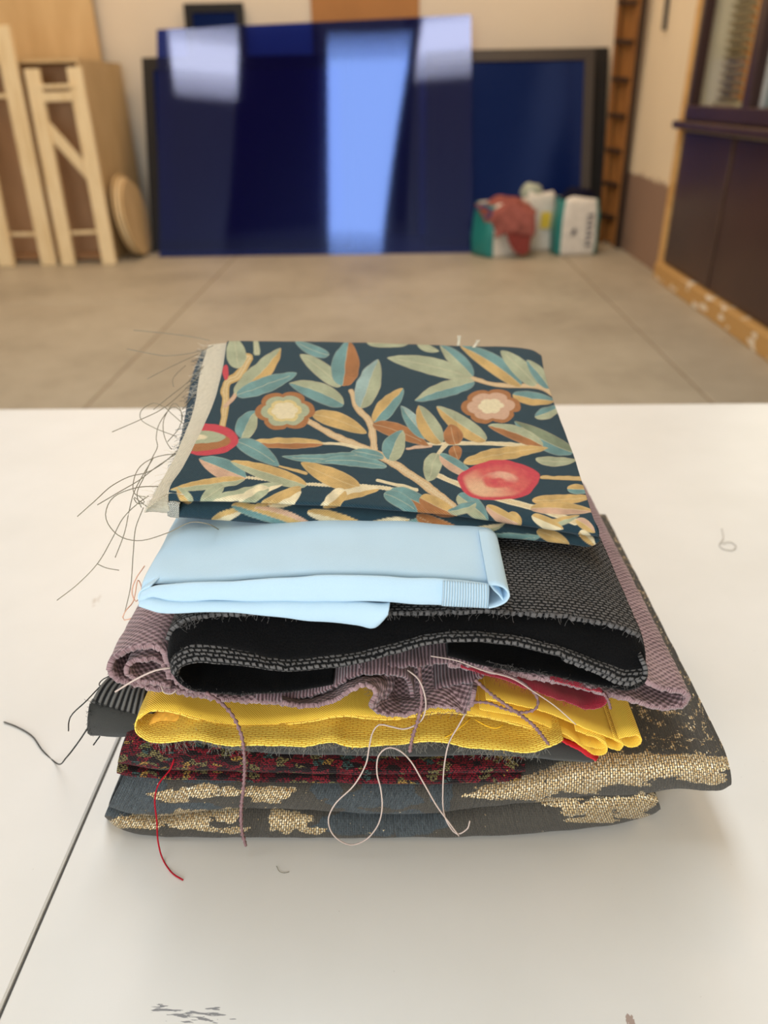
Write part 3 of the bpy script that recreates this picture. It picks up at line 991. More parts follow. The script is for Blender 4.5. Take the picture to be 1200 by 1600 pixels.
fold('folded_layer', [(187, 1203), (200, 1207), (250, 1211), (330, 1214), (450, 1217), (640, 1220), (760, 1217), (812, 1213)], [(186, 1190), (240, 1199), (400, 1203), (600, 1204), (812, 1202)], M['tapestry'], tp, 160, 36, .005, FRONT + .001, None, .2, .2)
fold('folded_layer', [(187, 1188), (240, 1197), (400, 1201), (600, 1203), (760, 1201), (818, 1199)], [(194, 1158), (215, 1153), (300, 1164), (400, 1174), (500, 1183), (640, 1188), (818, 1183)], M['tapestry'], tp, 160, 36, .006, FRONT, None, .2, .2)

M['red_thread'] = plain('red thread', S(176, 26, 44), .9, .1)
thread('loose_thread', [(272, 1186, .346), (266, 1202, .344), (249, 1223, .338), (242, 1248, .336), (245, 1282, .333), (247, 1315, .331), (255, 1344), (270, 1365), (286, 1375)], .00055, M['red_thread'], tp, 0, .333)

# ---- charcoal cloth with the ribbed tongue
M['charcoal'] = cloth('charcoal rib', S(20, 20, 20), S(62, 61, 58), 'rib', 1.6, 1.6, .0003, .2, .8)
M['charcoal_plain'] = cloth('charcoal plain', S(50, 50, 48), S(70, 70, 67), 'plain', .9, .9, .0002, .2, .8)
M['tongue'] = cloth('charcoal deep rib', S(14, 14, 15), S(104, 102, 98), 'rib', 3.0, 3, .0009, .2, .8)
ch = empty('charcoal_fabric', (0, .37, TABLE_Z + .08), 'charcoal ribbed fabric jutting out below the yellow cloth', 'fabric')
fold('folded_layer', [(262, 1166), (380, 1184), (500, 1192), (640, 1197), (760, 1194), (830, 1186)], [(262, 1150), (380, 1172), (500, 1178), (640, 1181), (760, 1178), (830, 1172)], M['charcoal'], ch, 120, 24, .002, FRONT + .004, None, .2, .2)
fold('folded_layer', [(262, 1152), (380, 1172), (500, 1178), (640, 1181), (760, 1178), (870, 1186), (925, 1190)], [(262, 1140), (380, 1154), (500, 1156), (640, 1158), (760, 1162), (870, 1164), (928, 1172)], M['charcoal_plain'], ch, 120, 24, .002, FRONT + .002, None, .2, .2)
g1 = sec([(141, 1097), (170, 1106), (215, 1118), (262, 1124)], y=.365)
g2 = sec([(137, 1124), (170, 1130), (215, 1136), (262, 1140)], y=.361)
g3 = sec([(140, 1149), (170, 1151), (215, 1148), (262, 1150)], y=.365)
loft('side_flap', [off(g3, .03, .14, .004), off(g3, .004, .02, 0), g3, g2, g1, off(g1, .01, .05, -.012)], 60, 30, M['charcoal_plain'], ch, .0012, (.0006, 70))
for xs_ in (0,):
    sw = [atY(147 + 1.5 * math.sin(k), 1101 + k * 3.3, .3605) for k in range(14)]
g1 = sec([(144, 1094), (160, 1102), (176, 1108), (215, 1118), (262, 1128)], y=.366)
g2 = [atY(*q) for q in ((152, 1080, .3690), (172, 1086, .3690), (195, 1091, .3690), (225, 1098, .3690), (262, 1106, .3690))]
g3 = [atY(*q) for q in ((174, 1056, .382), (192, 1060, .382), (215, 1064, .382), (240, 1072, .382), (262, 1078, .382))]
tg = loft('ribbed_flap', [off(g1, 0, .002, -.003), g1, g2, g3, off(g3, .02, .06, -.012)], 60, 30, M['tongue'], ch, .0016, (.001, 70))
M['charcoal_thread'] = plain('charcoal thread', S(58, 58, 56), .9, .1)
hairs('frayed_edge', [Vector(p) for p in sec([(140, 1097), (138, 1124), (141, 1148)], y=.360)], 40, .004, M['charcoal_thread'], ch, .00012, .3, .8, 3)
hairs('frayed_edge', [Vector(p) for p in sec([(144, 1094), (160, 1103), (200, 1116)], y=.364)], 60, .004, M['charcoal_thread'], ch, .00014, .6, .8, 4)
thread('loose_thread', [(175, 1056, .396), (157, 1072, .385), (135, 1095, .37), (112, 1117, .365), (108, 1126, .365), (107, 1142, .37)], .00045, M['charcoal_thread'], ch)
thread('loose_thread', [(176, 1054, .396), (160, 1062, .39), (156, 1072, .38), (168, 1074, .38)], .0004, M['charcoal_thread'], ch)
thread('loose_thread', [(6, 1128, 't'), (25, 1135, 't'), (50, 1150, 't'), (66, 1172, 't'), (86, 1191, 't'), (105, 1182, .372), (122, 1160, .368), (138, 1136, .363)], .00055, M['charcoal_thread'], ch)
thread('loose_thread', [(156, 1150, .362), (151, 1157, .36), (146, 1164, .36)], .0005, M['charcoal_thread'], ch)

# ---- yellow cloth
M['yellow'] = cloth('yellow twill', S(250, 194, 52), S(255, 222, 98), 'twill', 1.5, 1.5, .00025, .22, .85, .1)
M['yellow_mesh'] = cloth('yellow open weave', S(236, 170, 34), S(255, 224, 100), 'brick', 4.6, 1.5, .0004, .25, .85, .1, mortar=.22)
M['yellow_edge'] = plain('yellow edge', S(232, 176, 72), .9, .1, .2, 300)
ye = empty('yellow_cloth', (0, .36, TABLE_Z + .1), 'bright yellow cloth with frayed edges, folded in the middle of the stack', 'fabric')
E2 = [(880, 1156, .340), (868, 1163, .336), (853, 1168, .335), (827, 1176, .335), (783, 1172, .335), (733, 1168, .335), (687, 1159, .335), (610, 1164, .335), (543, 1166, .335), (520, 1160, .335), (474, 1166, .335), (412, 1164, .335), (353, 1166, .335), (307, 1156, .336), (245, 1161, .340), (224, 1154, .345), (212, 1143, .349), (211, 1133, .351), (218, 1119, .352), (236, 1112, .352), (266, 1112, .352), (307, 1124, .352), (353, 1134, .352), (412, 1135, .352), (474, 1129, .352), (537, 1120, .352), (583, 1124, .352), (620, 1124, .352), (687, 1114, .352), (750, 1120, .352), (800, 1131, .352), (860, 1148, .352)]
e2 = sec(E2)
loft('folded_layer', [e2, off(e2, 0, .02, .0006), off(e2, .002, .10, .001), off(e2, .002, .24, .002)], 420, 40, [M['yellow_mesh']], ye, .0009, (.0006, 90), rag=.0004)
e1 = sec([(216, 1124), (236, 1111), (266, 1110), (307, 1121), (353, 1131), (412, 1132), (474, 1126), (537, 1117), (620, 1121), (687, 1111), (750, 1117), (800, 1128), (870, 1149), (915, 1164), (938, 1170), (950, 1166)], y=.351)
loft('top_layer', [e1, off(e1, 0, .012, .0012), off(e1, .002, .06, .002), off(e1, .004, .24, .003)], 300, 40, M['yellow'], ye, .0008, (.0006, 80), rag=.0004)
# inner thin leaves seen in the mouth of the fold
for dy_, pts in ((.356, [(222, 1140), (250, 1126), (300, 1128), (360, 1142), (440, 1142), (540, 1130), (640, 1132), (700, 1126)]), (.358, [(226, 1146), (280, 1140), (340, 1150), (430, 1148), (530, 1138), (620, 1142), (720, 1142), (800, 1148), (850, 1156)])):
    q = sec(pts, y=dy_)
    loft('inner_leaf', [q, off(q, 0, .03, 0), off(q, 0, .1, .001)], 160, 12, M['yellow_edge' if dy_ < .357 else 'yellow'], ye, .0007, (.0006, 90), rag=.0006)
# looped right ends
q = sec([(760, 1092), (850, 1112), (920, 1140), (960, 1156), (984, 1167), (997, 1165), (1002, 1157), (996, 1149), (982, 1150), (966, 1154)], y=.351)
loft('end_loop', [q, off(q, 0, .02, .0005), off(q, -.002, .09, .002), off(q, -.006, .2, .004)], 160, 24, M['yellow'], ye, .0011, (.0005, 80), rag=.0004)
q = sec([(750, 1108), (820, 1122), (880, 1146), (915, 1170), (932, 1180), (946, 1177), (948, 1165), (936, 1154), (916, 1148)], y=.349)
loft('end_loop', [q, off(q, 0, .02, .0005), off(q, -.002, .09, .001), off(q, -.004, .16, .001)], 160, 24, M['yellow'], ye, .0010, (.0005, 80), rag=.0004)
q = sec([(900, 1142), (930, 1152), (952, 1168), (968, 1172), (973, 1163), (960, 1154)], y=.350)
loft('end_loop', [q, off(q, 0, .02, .0005), off(q, -.002, .12, .001)], 100, 20, M['yellow'], ye, .0010, (.0005, 80), rag=.0004)
M['fringe'] = plain('grey fray', S(150, 148, 140), .9, .1, .25, 300)
hairs('frayed_fringe', [Vector(p) + Vector((0, .004, -.0015)) for p in sec([(225, 1158, .342), (245, 1163, .340), (307, 1158, .337), (353, 1168, .336), (412, 1166, .336), (474, 1168, .336), (520, 1163, .336), (543, 1168, .336), (610, 1167, .336), (687, 1160, .336), (733, 1170, .336), (783, 1174, .336), (827, 1178, .336), (858, 1168, .337)])], 800, .009, M['fringe'], ch, .00009, .9, .55, 5, .25)
M['yellow_thread'] = plain('yellow thread', S(244, 190, 50), .9, .1)
hairs('frayed_edge', [Vector(p) for p in e1], 240, .003, plain('tan fray', S(206, 158, 96), .9, .1), ye, .00009, .4, .9, 6)
hairs('frayed_edge', [Vector(p) for p in e2[:18]], 200, .0025, M['yellow_thread'], ye, .0001, .5, .9, 8)
thread('loose_thread', [(735, 1122, .348), (720, 1136, .342), (700, 1150, .339), (678, 1158, .338)], .0004, M['yellow_thread'], ye)
thread('loose_thread', [(742, 1124, .348), (760, 1134, .344), (776, 1138, .343), (786, 1132, .345)], .0004, M['yellow_thread'], ye)

# ---- red chiffon
M['crimson'] = cloth('crimson chiffon', S(124, 22, 40), S(190, 48, 66), 'twill', 1.2, 1.2, .0003, .5, .8, .3)
rc = empty('crimson_cloth', (.1, .36, TABLE_Z + .11), 'crimson gauze scrap between the mauve cloth and the yellow cloth', 'fabric')
q = sec([(720, 1042), (780, 1060), (840, 1080), (900, 1102), (932, 1107), (948, 1098), (944, 1084), (920, 1078), (860, 1062)], y=.350)
loft('folded_layer', [q, off(q, 0, .015, .0005), off(q, 0, .08, .001), off(q, 0, .16, .001)], 140, 20, M['crimson'], rc, .001, (.0012, 110), rag=.0008)
q = sec([(866, 1150), (885, 1162), (908, 1174), (926, 1186), (932, 1188)], y=.346)
q2_ = sec([(866, 1146), (890, 1152), (915, 1160), (930, 1172), (934, 1180)], y=.356)
loft('lower_tip', [q, q2_, off(q2_, 0, .05, .002)], 60, 16, plain('red silk', S(196, 30, 46), .6, .3), rc, .001, (.0005, 100), rag=.0008)
hairs('frayed_edge', [Vector(p) for p in sec([(740, 1050), (840, 1082), (900, 1104), (945, 1100)], y=.349)], 150, .004, plain('crimson fray', S(176, 52, 70), .9, .1), rc, .00009, .6, .8, 12)

# ---- mauve chenille
M['mauve'] = cloth('mauve chenille', S(100, 74, 77), S(184, 152, 154), 'plain', 5.4, 4.0, .0011, .8, .9, .3, mortar=.24)
M['mauve_in'] = cloth('mauve rib side', S(84, 62, 66), S(152, 122, 126), 'rib', 2.2, 2.2, .0009, .7, .9, .3)
M['mauve_yarn'] = plain('mauve yarn', S(142, 112, 114), .95, .1, .3, 500)
mv = empty('mauve_chenille', (0, .36, TABLE_Z + .13), 'dusty mauve chenille cloth, rolled at one end and ruffled at the front', 'fabric')
q = sec([(340, 1088), (300, 1080), (276, 1066), (264, 1042), (254, 1018), (238, 1012), (212, 1014), (188, 1023), (173, 1036), (172, 1050), (184, 1063), (210, 1070), (262, 1080), (300, 1086), (350, 1094), (400, 1096), (440, 1100), (470, 1100), (500, 1096), (527, 1088)], y=.350)
loft('rolled_layer', [q, off(q, 0, .012, .0003), off(q, .002, .08, .001), off(q, .006, .2, .001)], 300, 60, M['mauve'], mv, .0034, (.0010, 120), rag=.0016)
q = sec([(264, 1062), (260, 1048), (246, 1034), (222, 1031), (203, 1037), (197, 1047), (204, 1058), (222, 1065), (246, 1068), (266, 1072)], y=.349)
loft('inner_roll', [q, off(q, 0, .012, 0), off(q, .002, .06, 0)], 160, 30, M['mauve'], mv, .003, (.0009, 120), rag=.0014)
q = sec([(700, 1040), (760, 1048), (850, 1062), (930, 1080), (970, 1091), (1010, 1102), (1048, 1107), (1070, 1101), (1076, 1091), (1068, 1083), (1040, 1078), (1000, 1064), (940, 1040)], y=.351)
loft('end_loop', [q, off(q, 0, .012, .0003), off(q, -.001, .08, .001), off(q, -.005, .28, .002)], 240, 90, M['mauve'], mv, .0032, (.0009, 120), rag=.0014)
q = sec([(400, 1094), (440, 1094), (480, 1089), (512, 1078), (553, 1058), (600, 1052), (627, 1057), (640, 1070), (644, 1088)], y=.348)
loft('ruffled_layer', [q, off(q, 0, .008, .002), off(q, 0, .05, .003), off(q, 0, .14, .003)], 180, 40, M['mauve_in'], mv, .0026, (.001, 130), rag=.0016)
q = sec([(440, 1098), (470, 1103), (500, 1101), (527, 1092), (545, 1080), (567, 1070), (581, 1074), (587, 1088), (579, 1100), (584, 1112), (610, 1118), (640, 1116), (667, 1108), (690, 1104), (713, 1108), (724, 1115), (735, 1106), (741, 1080)], y=.341)
q2_ = sec([(440, 1086), (470, 1090), (500, 1086), (527, 1075), (548, 1063), (575, 1056), (600, 1058), (612, 1072), (606, 1080), (612, 1088), (630, 1092), (650, 1086), (672, 1074), (694, 1068), (715, 1066), (730, 1064), (740, 1062), (744, 1058)], y=.358)
q3_ = [Vector(p) + Vector((0, .03, .004)) for p in q2_]
loft('ruffled_layer', [q, np.array([tuple(p) for p in q]) * .5 + np.array([tuple(p) for p in q2_]) * .5 + np.array((0, 0, .001)), q2_, q3_], 260, 40, M['mauve'], mv, .0028, (.0009, 130), rag=.0016)
q = sec([(560, 1046), (640, 1040), (700, 1036), (760, 1044), (740, 1064), (700, 1072), (680, 1080)], y=.352)
loft('ruffled_layer', [q, off(q, 0, .02, .001), off(q, 0, .1, .001)], 140, 24, M['mauve_in'], mv, .0026, (.001, 130), rag=.0014)
hairs('frayed_edge', [Vector(p) for p in sec([(172, 1050), (210, 1070), (300, 1086), (400, 1096), (500, 1098), (567, 1070), (590, 1110), (640, 1116), (724, 1114)], y=.345)], 260, .004, M['mauve_yarn'], mv, .00012, .6, .8, 14)
thread('loose_yarn', [(322, 1082, .346), (345, 1098, .341), (362, 1116, .337), (376, 1145, .333), (382, 1185, .334), (381, 1225, .335), (377, 1262, .335), (378, 1298, .333), (384, 1321)], .0011, M['mauve_yarn'], mv, .35, .333, 110)
thread('loose_yarn', [(655, 1042, .345), (658, 1075, .337), (659, 1095, .335), (653, 1125, .333), (645, 1150, .332), (640, 1176, .333)], .0010, M['mauve_yarn'], mv, .35, .335, 60)
thread('loose_yarn', [(742, 1062, .343), (768, 1085, .340), (800, 1108, .337), (832, 1132, .334), (858, 1164, .332)], .0010, M['mauve_yarn'], mv, .35, .335, 70)
thread('loose_yarn', [(740, 1097, .339), (762, 1098, .338), (790, 1108, .337), (820, 1113, .337), (838, 1106, .338), (840, 1092, .341), (826, 1074, .345), (800, 1058, .348), (770, 1050, .349)], .0009, M['mauve_yarn'], mv, .35, .335, 80)
thread('loose_yarn', [(942, 1082, .348), (950, 1094, .347), (954, 1108, .345)], .0009, M['mauve_yarn'], mv, .35, .335, 20)
M['pale_thread'] = plain('pale thread', S(206, 186, 176), .9, .15)
thread('loose_thread', [(727, 1115, .338), (717, 1133, .336), (703, 1157, .333), (695, 1190, .333), (692, 1233, .334), (693, 1267, .334), (700, 1287, .333), (714, 1303), (730, 1295, .330), (734, 1283, .328)], .0005, M['pale_thread'], mv, 0, .333)
thread('loose_thread', [(637, 1047, .343), (653, 1060, .338), (663, 1083, .335), (665, 1107, .334), (657, 1127, .334), (633, 1139, .333), (610, 1135, .333), (593, 1132, .333), (583, 1143, .333), (577, 1167, .332), (572, 1193, .332), (553, 1227, .332), (523, 1257, .332), (513, 1283, .332), (523, 1307), (547, 1320), (570, 1313), (590, 1290, .332), (597, 1263, .332), (595, 1233, .332), (589, 1207, .332), (592, 1180, .332), (607, 1168, .331), (623, 1172, .331), (640, 1187, .331), (660, 1220, .331), (683, 1260, .331), (700, 1283, .331), (717, 1306)], .0005, M['pale_thread'], mv, 0, .332)
thread('loose_thread', [(673, 1025, .345), (713, 1032, .344), (753, 1047, .343), (800, 1060, .343), (833, 1080, .342), (867, 1103, .341), (900, 1132, .340)], .00038, M['pale_thread'], mv, 0, .34)
thread('loose_thread', [(270, 1043, .343), (245, 1047, .340), (215, 1060, .338), (180, 1081, .338)], .0006, M['pale_thread'], mv, 0, .34, None, False)
thread('loose_thread', [(252, 1072, .343), (256, 1082, .340), (268, 1084, .340), (276, 1078, .341)], .0004, M['pale_thread'], mv, 0, .34)
M['peach_thread'] = plain('peach thread', S(226, 176, 150), .9, .1)
thread('loose_thread', [(226, 884, .44), (212, 905, .43), (206, 925, .425), (212, 940, .42), (222, 925, .43), (216, 906, .43), (208, 940, .41), (196, 955, .40), (192, 968, .40), (206, 966, .40), (220, 950, .41)], .0004, M['peach_thread'], mv)

# ---- black and grey woven cloth with felt back
M['black_weave'] = cloth('charcoal basket weave', S(10, 10, 11), S(108, 105, 104), 'brick', 3.8, 2.5, .0013, .62, .92, .08, mortar=.34, lo=.35, hi=.9)
M['felt'] = cloth('black felt', S(7, 7, 8), S(20, 20, 21), 'fuzz', 1, 1, .0006, .4, .98, .05, spec=.05)
M['grey_fray'] = plain('grey black fray', S(104, 100, 98), .95, .1, .4, 300)
bk = empty('black_woven_fabric', (0, .36, TABLE_Z + .17), 'black and grey basket woven upholstery fabric with black felt backing', 'fabric')
q = sec([(262, 1000), (268, 984), (285, 972), (320, 964), (380, 960), (440, 961), (520, 966), (620, 960), (760, 957), (860, 962), (920, 970), (965, 980), (1000, 994)], y=.352)
qb = np.array([tuple(p) for p in q])
back = qb + np.array((0, .27, .004))
loft('woven_face', [qb, qb + np.array((0, .015, .001)), qb + np.array((0, .1, .003)), back], 260, 110, M['black_weave'], bk, .0026, (.0007, 90), rag=.0016)
L2 = [(268, 1040), (274, 1022), (300, 1008), (350, 1010), (400, 1020), (440, 1029), (500, 1025), (560, 1019), (620, 1004), (680, 991), (760, 989), (850, 1004), (900, 1020), (940, 1034), (980, 1046), (1006, 1044)]
f0 = sec([(266, 1004), (272, 984), (300, 973), (380, 967), (520, 973), (620, 967), (760, 963), (860, 968), (930, 978), (985, 992), (1004, 1004)], y=.356)
f1 = cr(sec(L2, y=.345), 60)
f0c = cr(f0, 60)
loft('felt_backing', [f1 + np.array((0, .012, -.002)), f1, f1 * .6 + f0c * .4 + np.array((0, -.003, 0)), f0c, f0c + np.array((0, .06, 0))], 160, 30, M['felt'], bk, .002, (.0008, 90))
# lower leaf: woven strip at its edge, loops at both ends
L3 = [(272, 1056), (278, 1042), (300, 1033), (350, 1034), (400, 1040), (440, 1046), (500, 1042), (560, 1034), (620, 1018), (680, 1003), (760, 1001), (850, 1016), (900, 1032), (940, 1048), (975, 1062), (1000, 1060)]
s0 = cr(sec([(a, b - 1) for a, b in L2], y=.346), 60)
s1 = cr(sec(L3, y=.339), 60)
loft('woven_edge', [s1 + np.array((0, .014, -.003)), s1 + np.array((0, .001, -.0012)), s1, s0 * .5 + s1 * .5 + np.array((0, -.0005, .0006)), s0, s0 + np.array((0, .03, 0))], 200, 26, M['black_weave'], bk, .0022, (.0006, 110))
q = sec([(520, 1068), (462, 1078), (440, 1080), (380, 1083), (330, 1081), (300, 1076), (280, 1064), (273, 1050), (279, 1036), (302, 1027), (350, 1030), (440, 1046), (560, 1034)], y=.346)
loft('felt_loop', [q, off(q, 0, .012, 0), off(q, 0, .1, 0)], 200, 24, M['felt'], bk, .0024, (.0007, 90))
q = sec([(700, 1022), (740, 1034), (790, 1044), (850, 1052), (910, 1064), (950, 1072), (985, 1075), (1004, 1066), (1009, 1050), (1004, 1036), (985, 1040), (940, 1036), (850, 1012), (760, 1002)], y=.347)
loft('felt_loop', [q, off(q, 0, .012, 0), off(q, 0, .1, 0)], 200, 24, M['felt'], bk, .0026, (.0007, 90))
q = sec([(880, 1030), (930, 1050), (965, 1066), (990, 1068), (1006, 1058), (1008, 1044), (1002, 1030)], y=.343)
loft('woven_edge', [q, off(q, 0, .006, 0), off(q, 0, .03, 0)], 100, 12, M['black_weave'], bk, .0026, (.0007, 90), rag=.001)
hairs('frayed_edge', [Vector(p) for p in q_] if False else [Vector(p) for p in sec([(275, 980), (320, 962), (440, 959), (620, 958), (760, 955), (860, 960), (965, 978), (1000, 993)], y=.350)], 420, .006, M['grey_fray'], bk, .00011, .35, .9, 21)
hairs('frayed_edge', [Vector(p) for p in f1], 300, .004, M['grey_fray'], bk, .0001, .2, .9, 22)
hairs('frayed_edge', [Vector(p) for p in sec([(272, 1050), (300, 1077), (380, 1084), (460, 1080)], y=.345)], 140, .003, M['grey_fray'], bk, .0001, .5, .9, 23)
hairs('frayed_edge', [Vector(p) for p in sec([(760, 1036), (850, 1054), (950, 1074), (1004, 1068)], y=.345)], 160, .004, M['grey_fray'], bk, .0001, .5, .9, 24)

# ---- light blue cotton
M['blue'] = cloth('pale blue cotton', S(180, 210, 230), S(200, 226, 243), 'plain', .8, .8, .00012, .18, .85, .1)
M['blue_rib'] = cloth('pale blue selvedge', S(170, 203, 226), S(204, 227, 242), 'rib', 1.5, 1.5, .0006, .1, .85, .1)
bc = empty('light_blue_cotton', (0, .37, TABLE_Z + .19), 'pale blue cotton cloth folded neatly below the botanical print', 'fabric')
CRS = [(220, 920), (232, 914), (250, 911), (327, 909), (400, 904), (473, 899), (539, 898), (620, 900), (700, 905), (763, 910), (784, 914), (793, 922)]
cz = cr(sec(CRS, y=.356), 80)
bkk = cz + np.array((0, .26, .001))
bkk[:, 0] += np.linspace(.004, -.004, 80)
loft('top_leaf', [cz + np.array((0, .008, -.003)), cz + np.array((0, .0, -.0012)), cz + np.array((0, .003, .0006)), cz + np.array((0, .03, .0012)), cz + np.array((0, .12, .001)), bkk], 160, 60, M['blue'], bc, .0008, (.0009, 45))
MID = [(219, 942), (236, 931), (262, 936), (290, 938), (330, 936), (400, 938), (510, 938), (600, 938), (660, 943), (720, 947), (762, 949)]
TOPM = [(221, 925), (240, 917), (262, 914), (300, 912), (340, 911), (400, 907), (480, 902), (540, 901), (620, 903), (700, 907), (764, 913)]
fold('folded_leaf', MID, TOPM, M['blue'], bc, 180, 40, .003, .349, None, .03, .03, -.008, .0009, (.0009, 55), t1=(.004, -.003))
LOW = [(219, 944), (234, 951), (253, 957), (327, 953), (437, 963), (510, 971), (560, 977), (584, 981), (598, 970), (606, 958)]
LTOP = [(220, 936), (236, 934), (262, 938), (327, 939), (437, 940), (510, 940), (560, 941), (590, 943), (602, 943), (609, 942)]
fold('folded_leaf', LOW, LTOP, M['blue'], bc, 180, 40, .003, .346, None, .05, .03, -.006, .0009, (.0009, 55), t1=(.004, -.002))
# ribbed selvedge over the corner and the open end of the roll
a_ = sec([(690, 946), (726, 948), (762, 950)], y=.3462)
b_ = sec([(692, 907), (728, 910), (763, 913)], y=.3472)
md = np.array([tuple(p) for p in a_]) * .5 + np.array([tuple(p) for p in b_]) * .5 + np.array((0, -.0022, 0))
loft('selvedge_band', [a_, md, b_], 40, 16, M['blue_rib'], bc, .0008, (.0003, 60))
q = sec([(763, 913), (778, 914), (790, 920), (795, 930), (790, 940), (776, 947), (763, 950)], y=.349)
loft('end_roll', [q, off(q, 0, .01, 0), off(q, 0, .06, 0)], 60, 16, M['blue'], bc, .0012, (.0004, 60))
q = sec([(766, 914), (772, 922), (780, 930), (786, 938)], y=.351)
loft('inner_leaf', [q, off(q, 0, .02, .001), off(q, 0, .05, 0)], 24, 12, M['blue'], bc, .0009, (.0004, 60))
q = sec([(219, 944), (216, 934), (220, 924), (234, 917)], y=.351)
loft('end_tuck', [q, off(q, .004, .012, .0005), off(q, .012, .05, 0)], 30, 14, M['blue'], bc, .0009, (.0004, 60))

# ---- botanical print on top
NAVY, TEAL, SAGE, GOLD_, BROWN, CREAM, PINK, RED, DSAGE, PALE = S(42, 66, 77), S(116, 154, 152), S(176, 180, 148), S(208, 172, 110), S(172, 116, 72), S(234, 218, 180), S(212, 172, 144), S(206, 74, 84), S(134, 144, 116), S(160, 184, 178)
LEAVES = [  # base, tip, half width, colour one side, colour other side
    ((372, 576), (364, 528), 16, SAGE, SAGE), ((367, 617), (439, 545), 17, GOLD_, SAGE), ((370, 619), (464, 584), 13, TEAL, TEAL),
    ((514, 556), (461, 534), 9, TEAL, TEAL), ((533, 605), (468, 554), 13, SAGE, SAGE), ((535, 604), (545, 534), 23, BROWN, TEAL),
    ((563, 638), (590, 562), 19, SAGE, PALE), ((537, 633), (452, 600), 16, SAGE, TEAL), ((488, 648), (573, 678), 13, GOLD_, GOLD_),
    ((377, 686), (399, 642), 17, SAGE, TEAL), ((504, 694), (381, 693), 9, GOLD_, BROWN), ((369, 690), (436, 729), 14, TEAL, TEAL),
    ((574, 709), (440, 714), 8, TEAL, TEAL), ((384, 748), (311, 718), 17, TEAL, PINK), ((478, 759), (360, 722), 13, GOLD_, SAGE),
    ((562, 763), (470, 724), 15, GOLD_, GOLD_), ((604, 730), (494, 722), 9, TEAL, TEAL),
    ((734, 590), (605, 560), 14, SAGE, SAGE), ((741, 597), (648, 627), 13, SAGE, TEAL), ((739, 590), (687, 540), 13, TEAL, SAGE),
    ((814, 603), (720, 542), 15, TEAL, GOLD_), ((838, 603), (782, 549), 14, SAGE, SAGE), ((858, 607), (823, 564), 11, SAGE, TEAL),
    ((801, 618), (868, 627), 11, GOLD_, TEAL), ((835, 652), (878, 636), 10, SAGE, TEAL), ((895, 708), (804, 660), 15, DSAGE, TEAL),
    ((837, 719), (902, 720), 8, SAGE, SAGE), ((584, 660), (630, 608), 15, TEAL, GOLD_), ((582, 664), (669, 697), 12, BROWN, BROWN),
    ((668, 686), (626, 635), 12, PALE, TEAL), ((689, 693), (653, 634), 17, SAGE, GOLD_), ((759, 689), (682, 636), 15, SAGE, GOLD_),
    ((712, 696), (704, 664), 16, BROWN, BROWN), ((709, 698), (716, 720), 11, BROWN, BROWN), ((848, 698), (762, 666), 12, SAGE, BROWN),
    ((608, 720), (629, 673), 18, SAGE, TEAL), ((683, 710), (669, 754), 15, SAGE, SAGE), ((724, 724), (856, 701), 11, GOLD_, GOLD_),
    ((686, 712), (744, 747), 11, PINK, TEAL), ((600, 716), (548, 706), 8, TEAL, TEAL), ((831, 783), (926, 777), 9, GOLD_, GOLD_),
    ((828, 795), (928, 800), 10, PINK, GOLD_), ((886, 765), (925, 768), 8, TEAL, GOLD_), ((574, 537), (642, 538), 7, SAGE, SAGE), ((652, 538), (686, 550), 6, SAGE, SAGE),
    ((382, 750), (266, 766), 9, GOLD_, SAGE), ((440, 757), (318, 782), 9, SAGE, CREAM), ((470, 762), (400, 790), 9, GOLD_, GOLD_),
    ((592, 765), (500, 790), 9, CREAM, GOLD_), ((610, 768), (682, 802), 15, BROWN, TEAL), ((715, 775), (762, 812), 15, SAGE, TEAL), ((795, 803), (815, 820), 8, GOLD_, GOLD_), ((845, 822), (905, 806), 7, SAGE, GOLD_),
    ((300, 786), (276, 762), 9, SAGE, GOLD_), ((350, 760), (312, 784), 10, SAGE, SAGE), ((420, 764), (372, 786), 11, CREAM, SAGE), ((470, 768), (418, 790), 12, GOLD_, CREAM), ((540, 768), (505, 794), 13, CREAM, GOLD_), ((600, 772), (652, 800), 12, TEAL, TEAL), ((655, 778), (715, 806), 14, BROWN, GOLD_), ((745, 788), (700, 800), 9, TEAL, SAGE), ((760, 792), (812, 818), 10, PINK, GOLD_), ((830, 806), (880, 826), 9, CREAM, GOLD_), ((900, 812), (930, 832), 8, GOLD_, PINK),
    # lower leaf
    ((330, 812), (380, 796), 9, CREAM, GOLD_), ((560, 830), (640, 812), 10, GOLD_, CREAM), ((612, 832), (690, 812), 9, SAGE, TEAL),
    ((362, 790), (470, 824), 10, TEAL, GOLD_), ((398, 795), (500, 828), 8, GOLD_, PINK), ((480, 800), (590, 832), 10, CREAM, GOLD_), ((650, 806), (740, 838), 12, BROWN, BROWN), ((700, 836), (790, 818), 8, SAGE, CREAM), ((760, 838), (846, 838), 9, TEAL, TEAL), ((838, 830), (890, 850), 9, GOLD_, GOLD_), ((905, 830), (930, 852), 8, GOLD_, CREAM),
]
BARK = S(214, 180, 136)
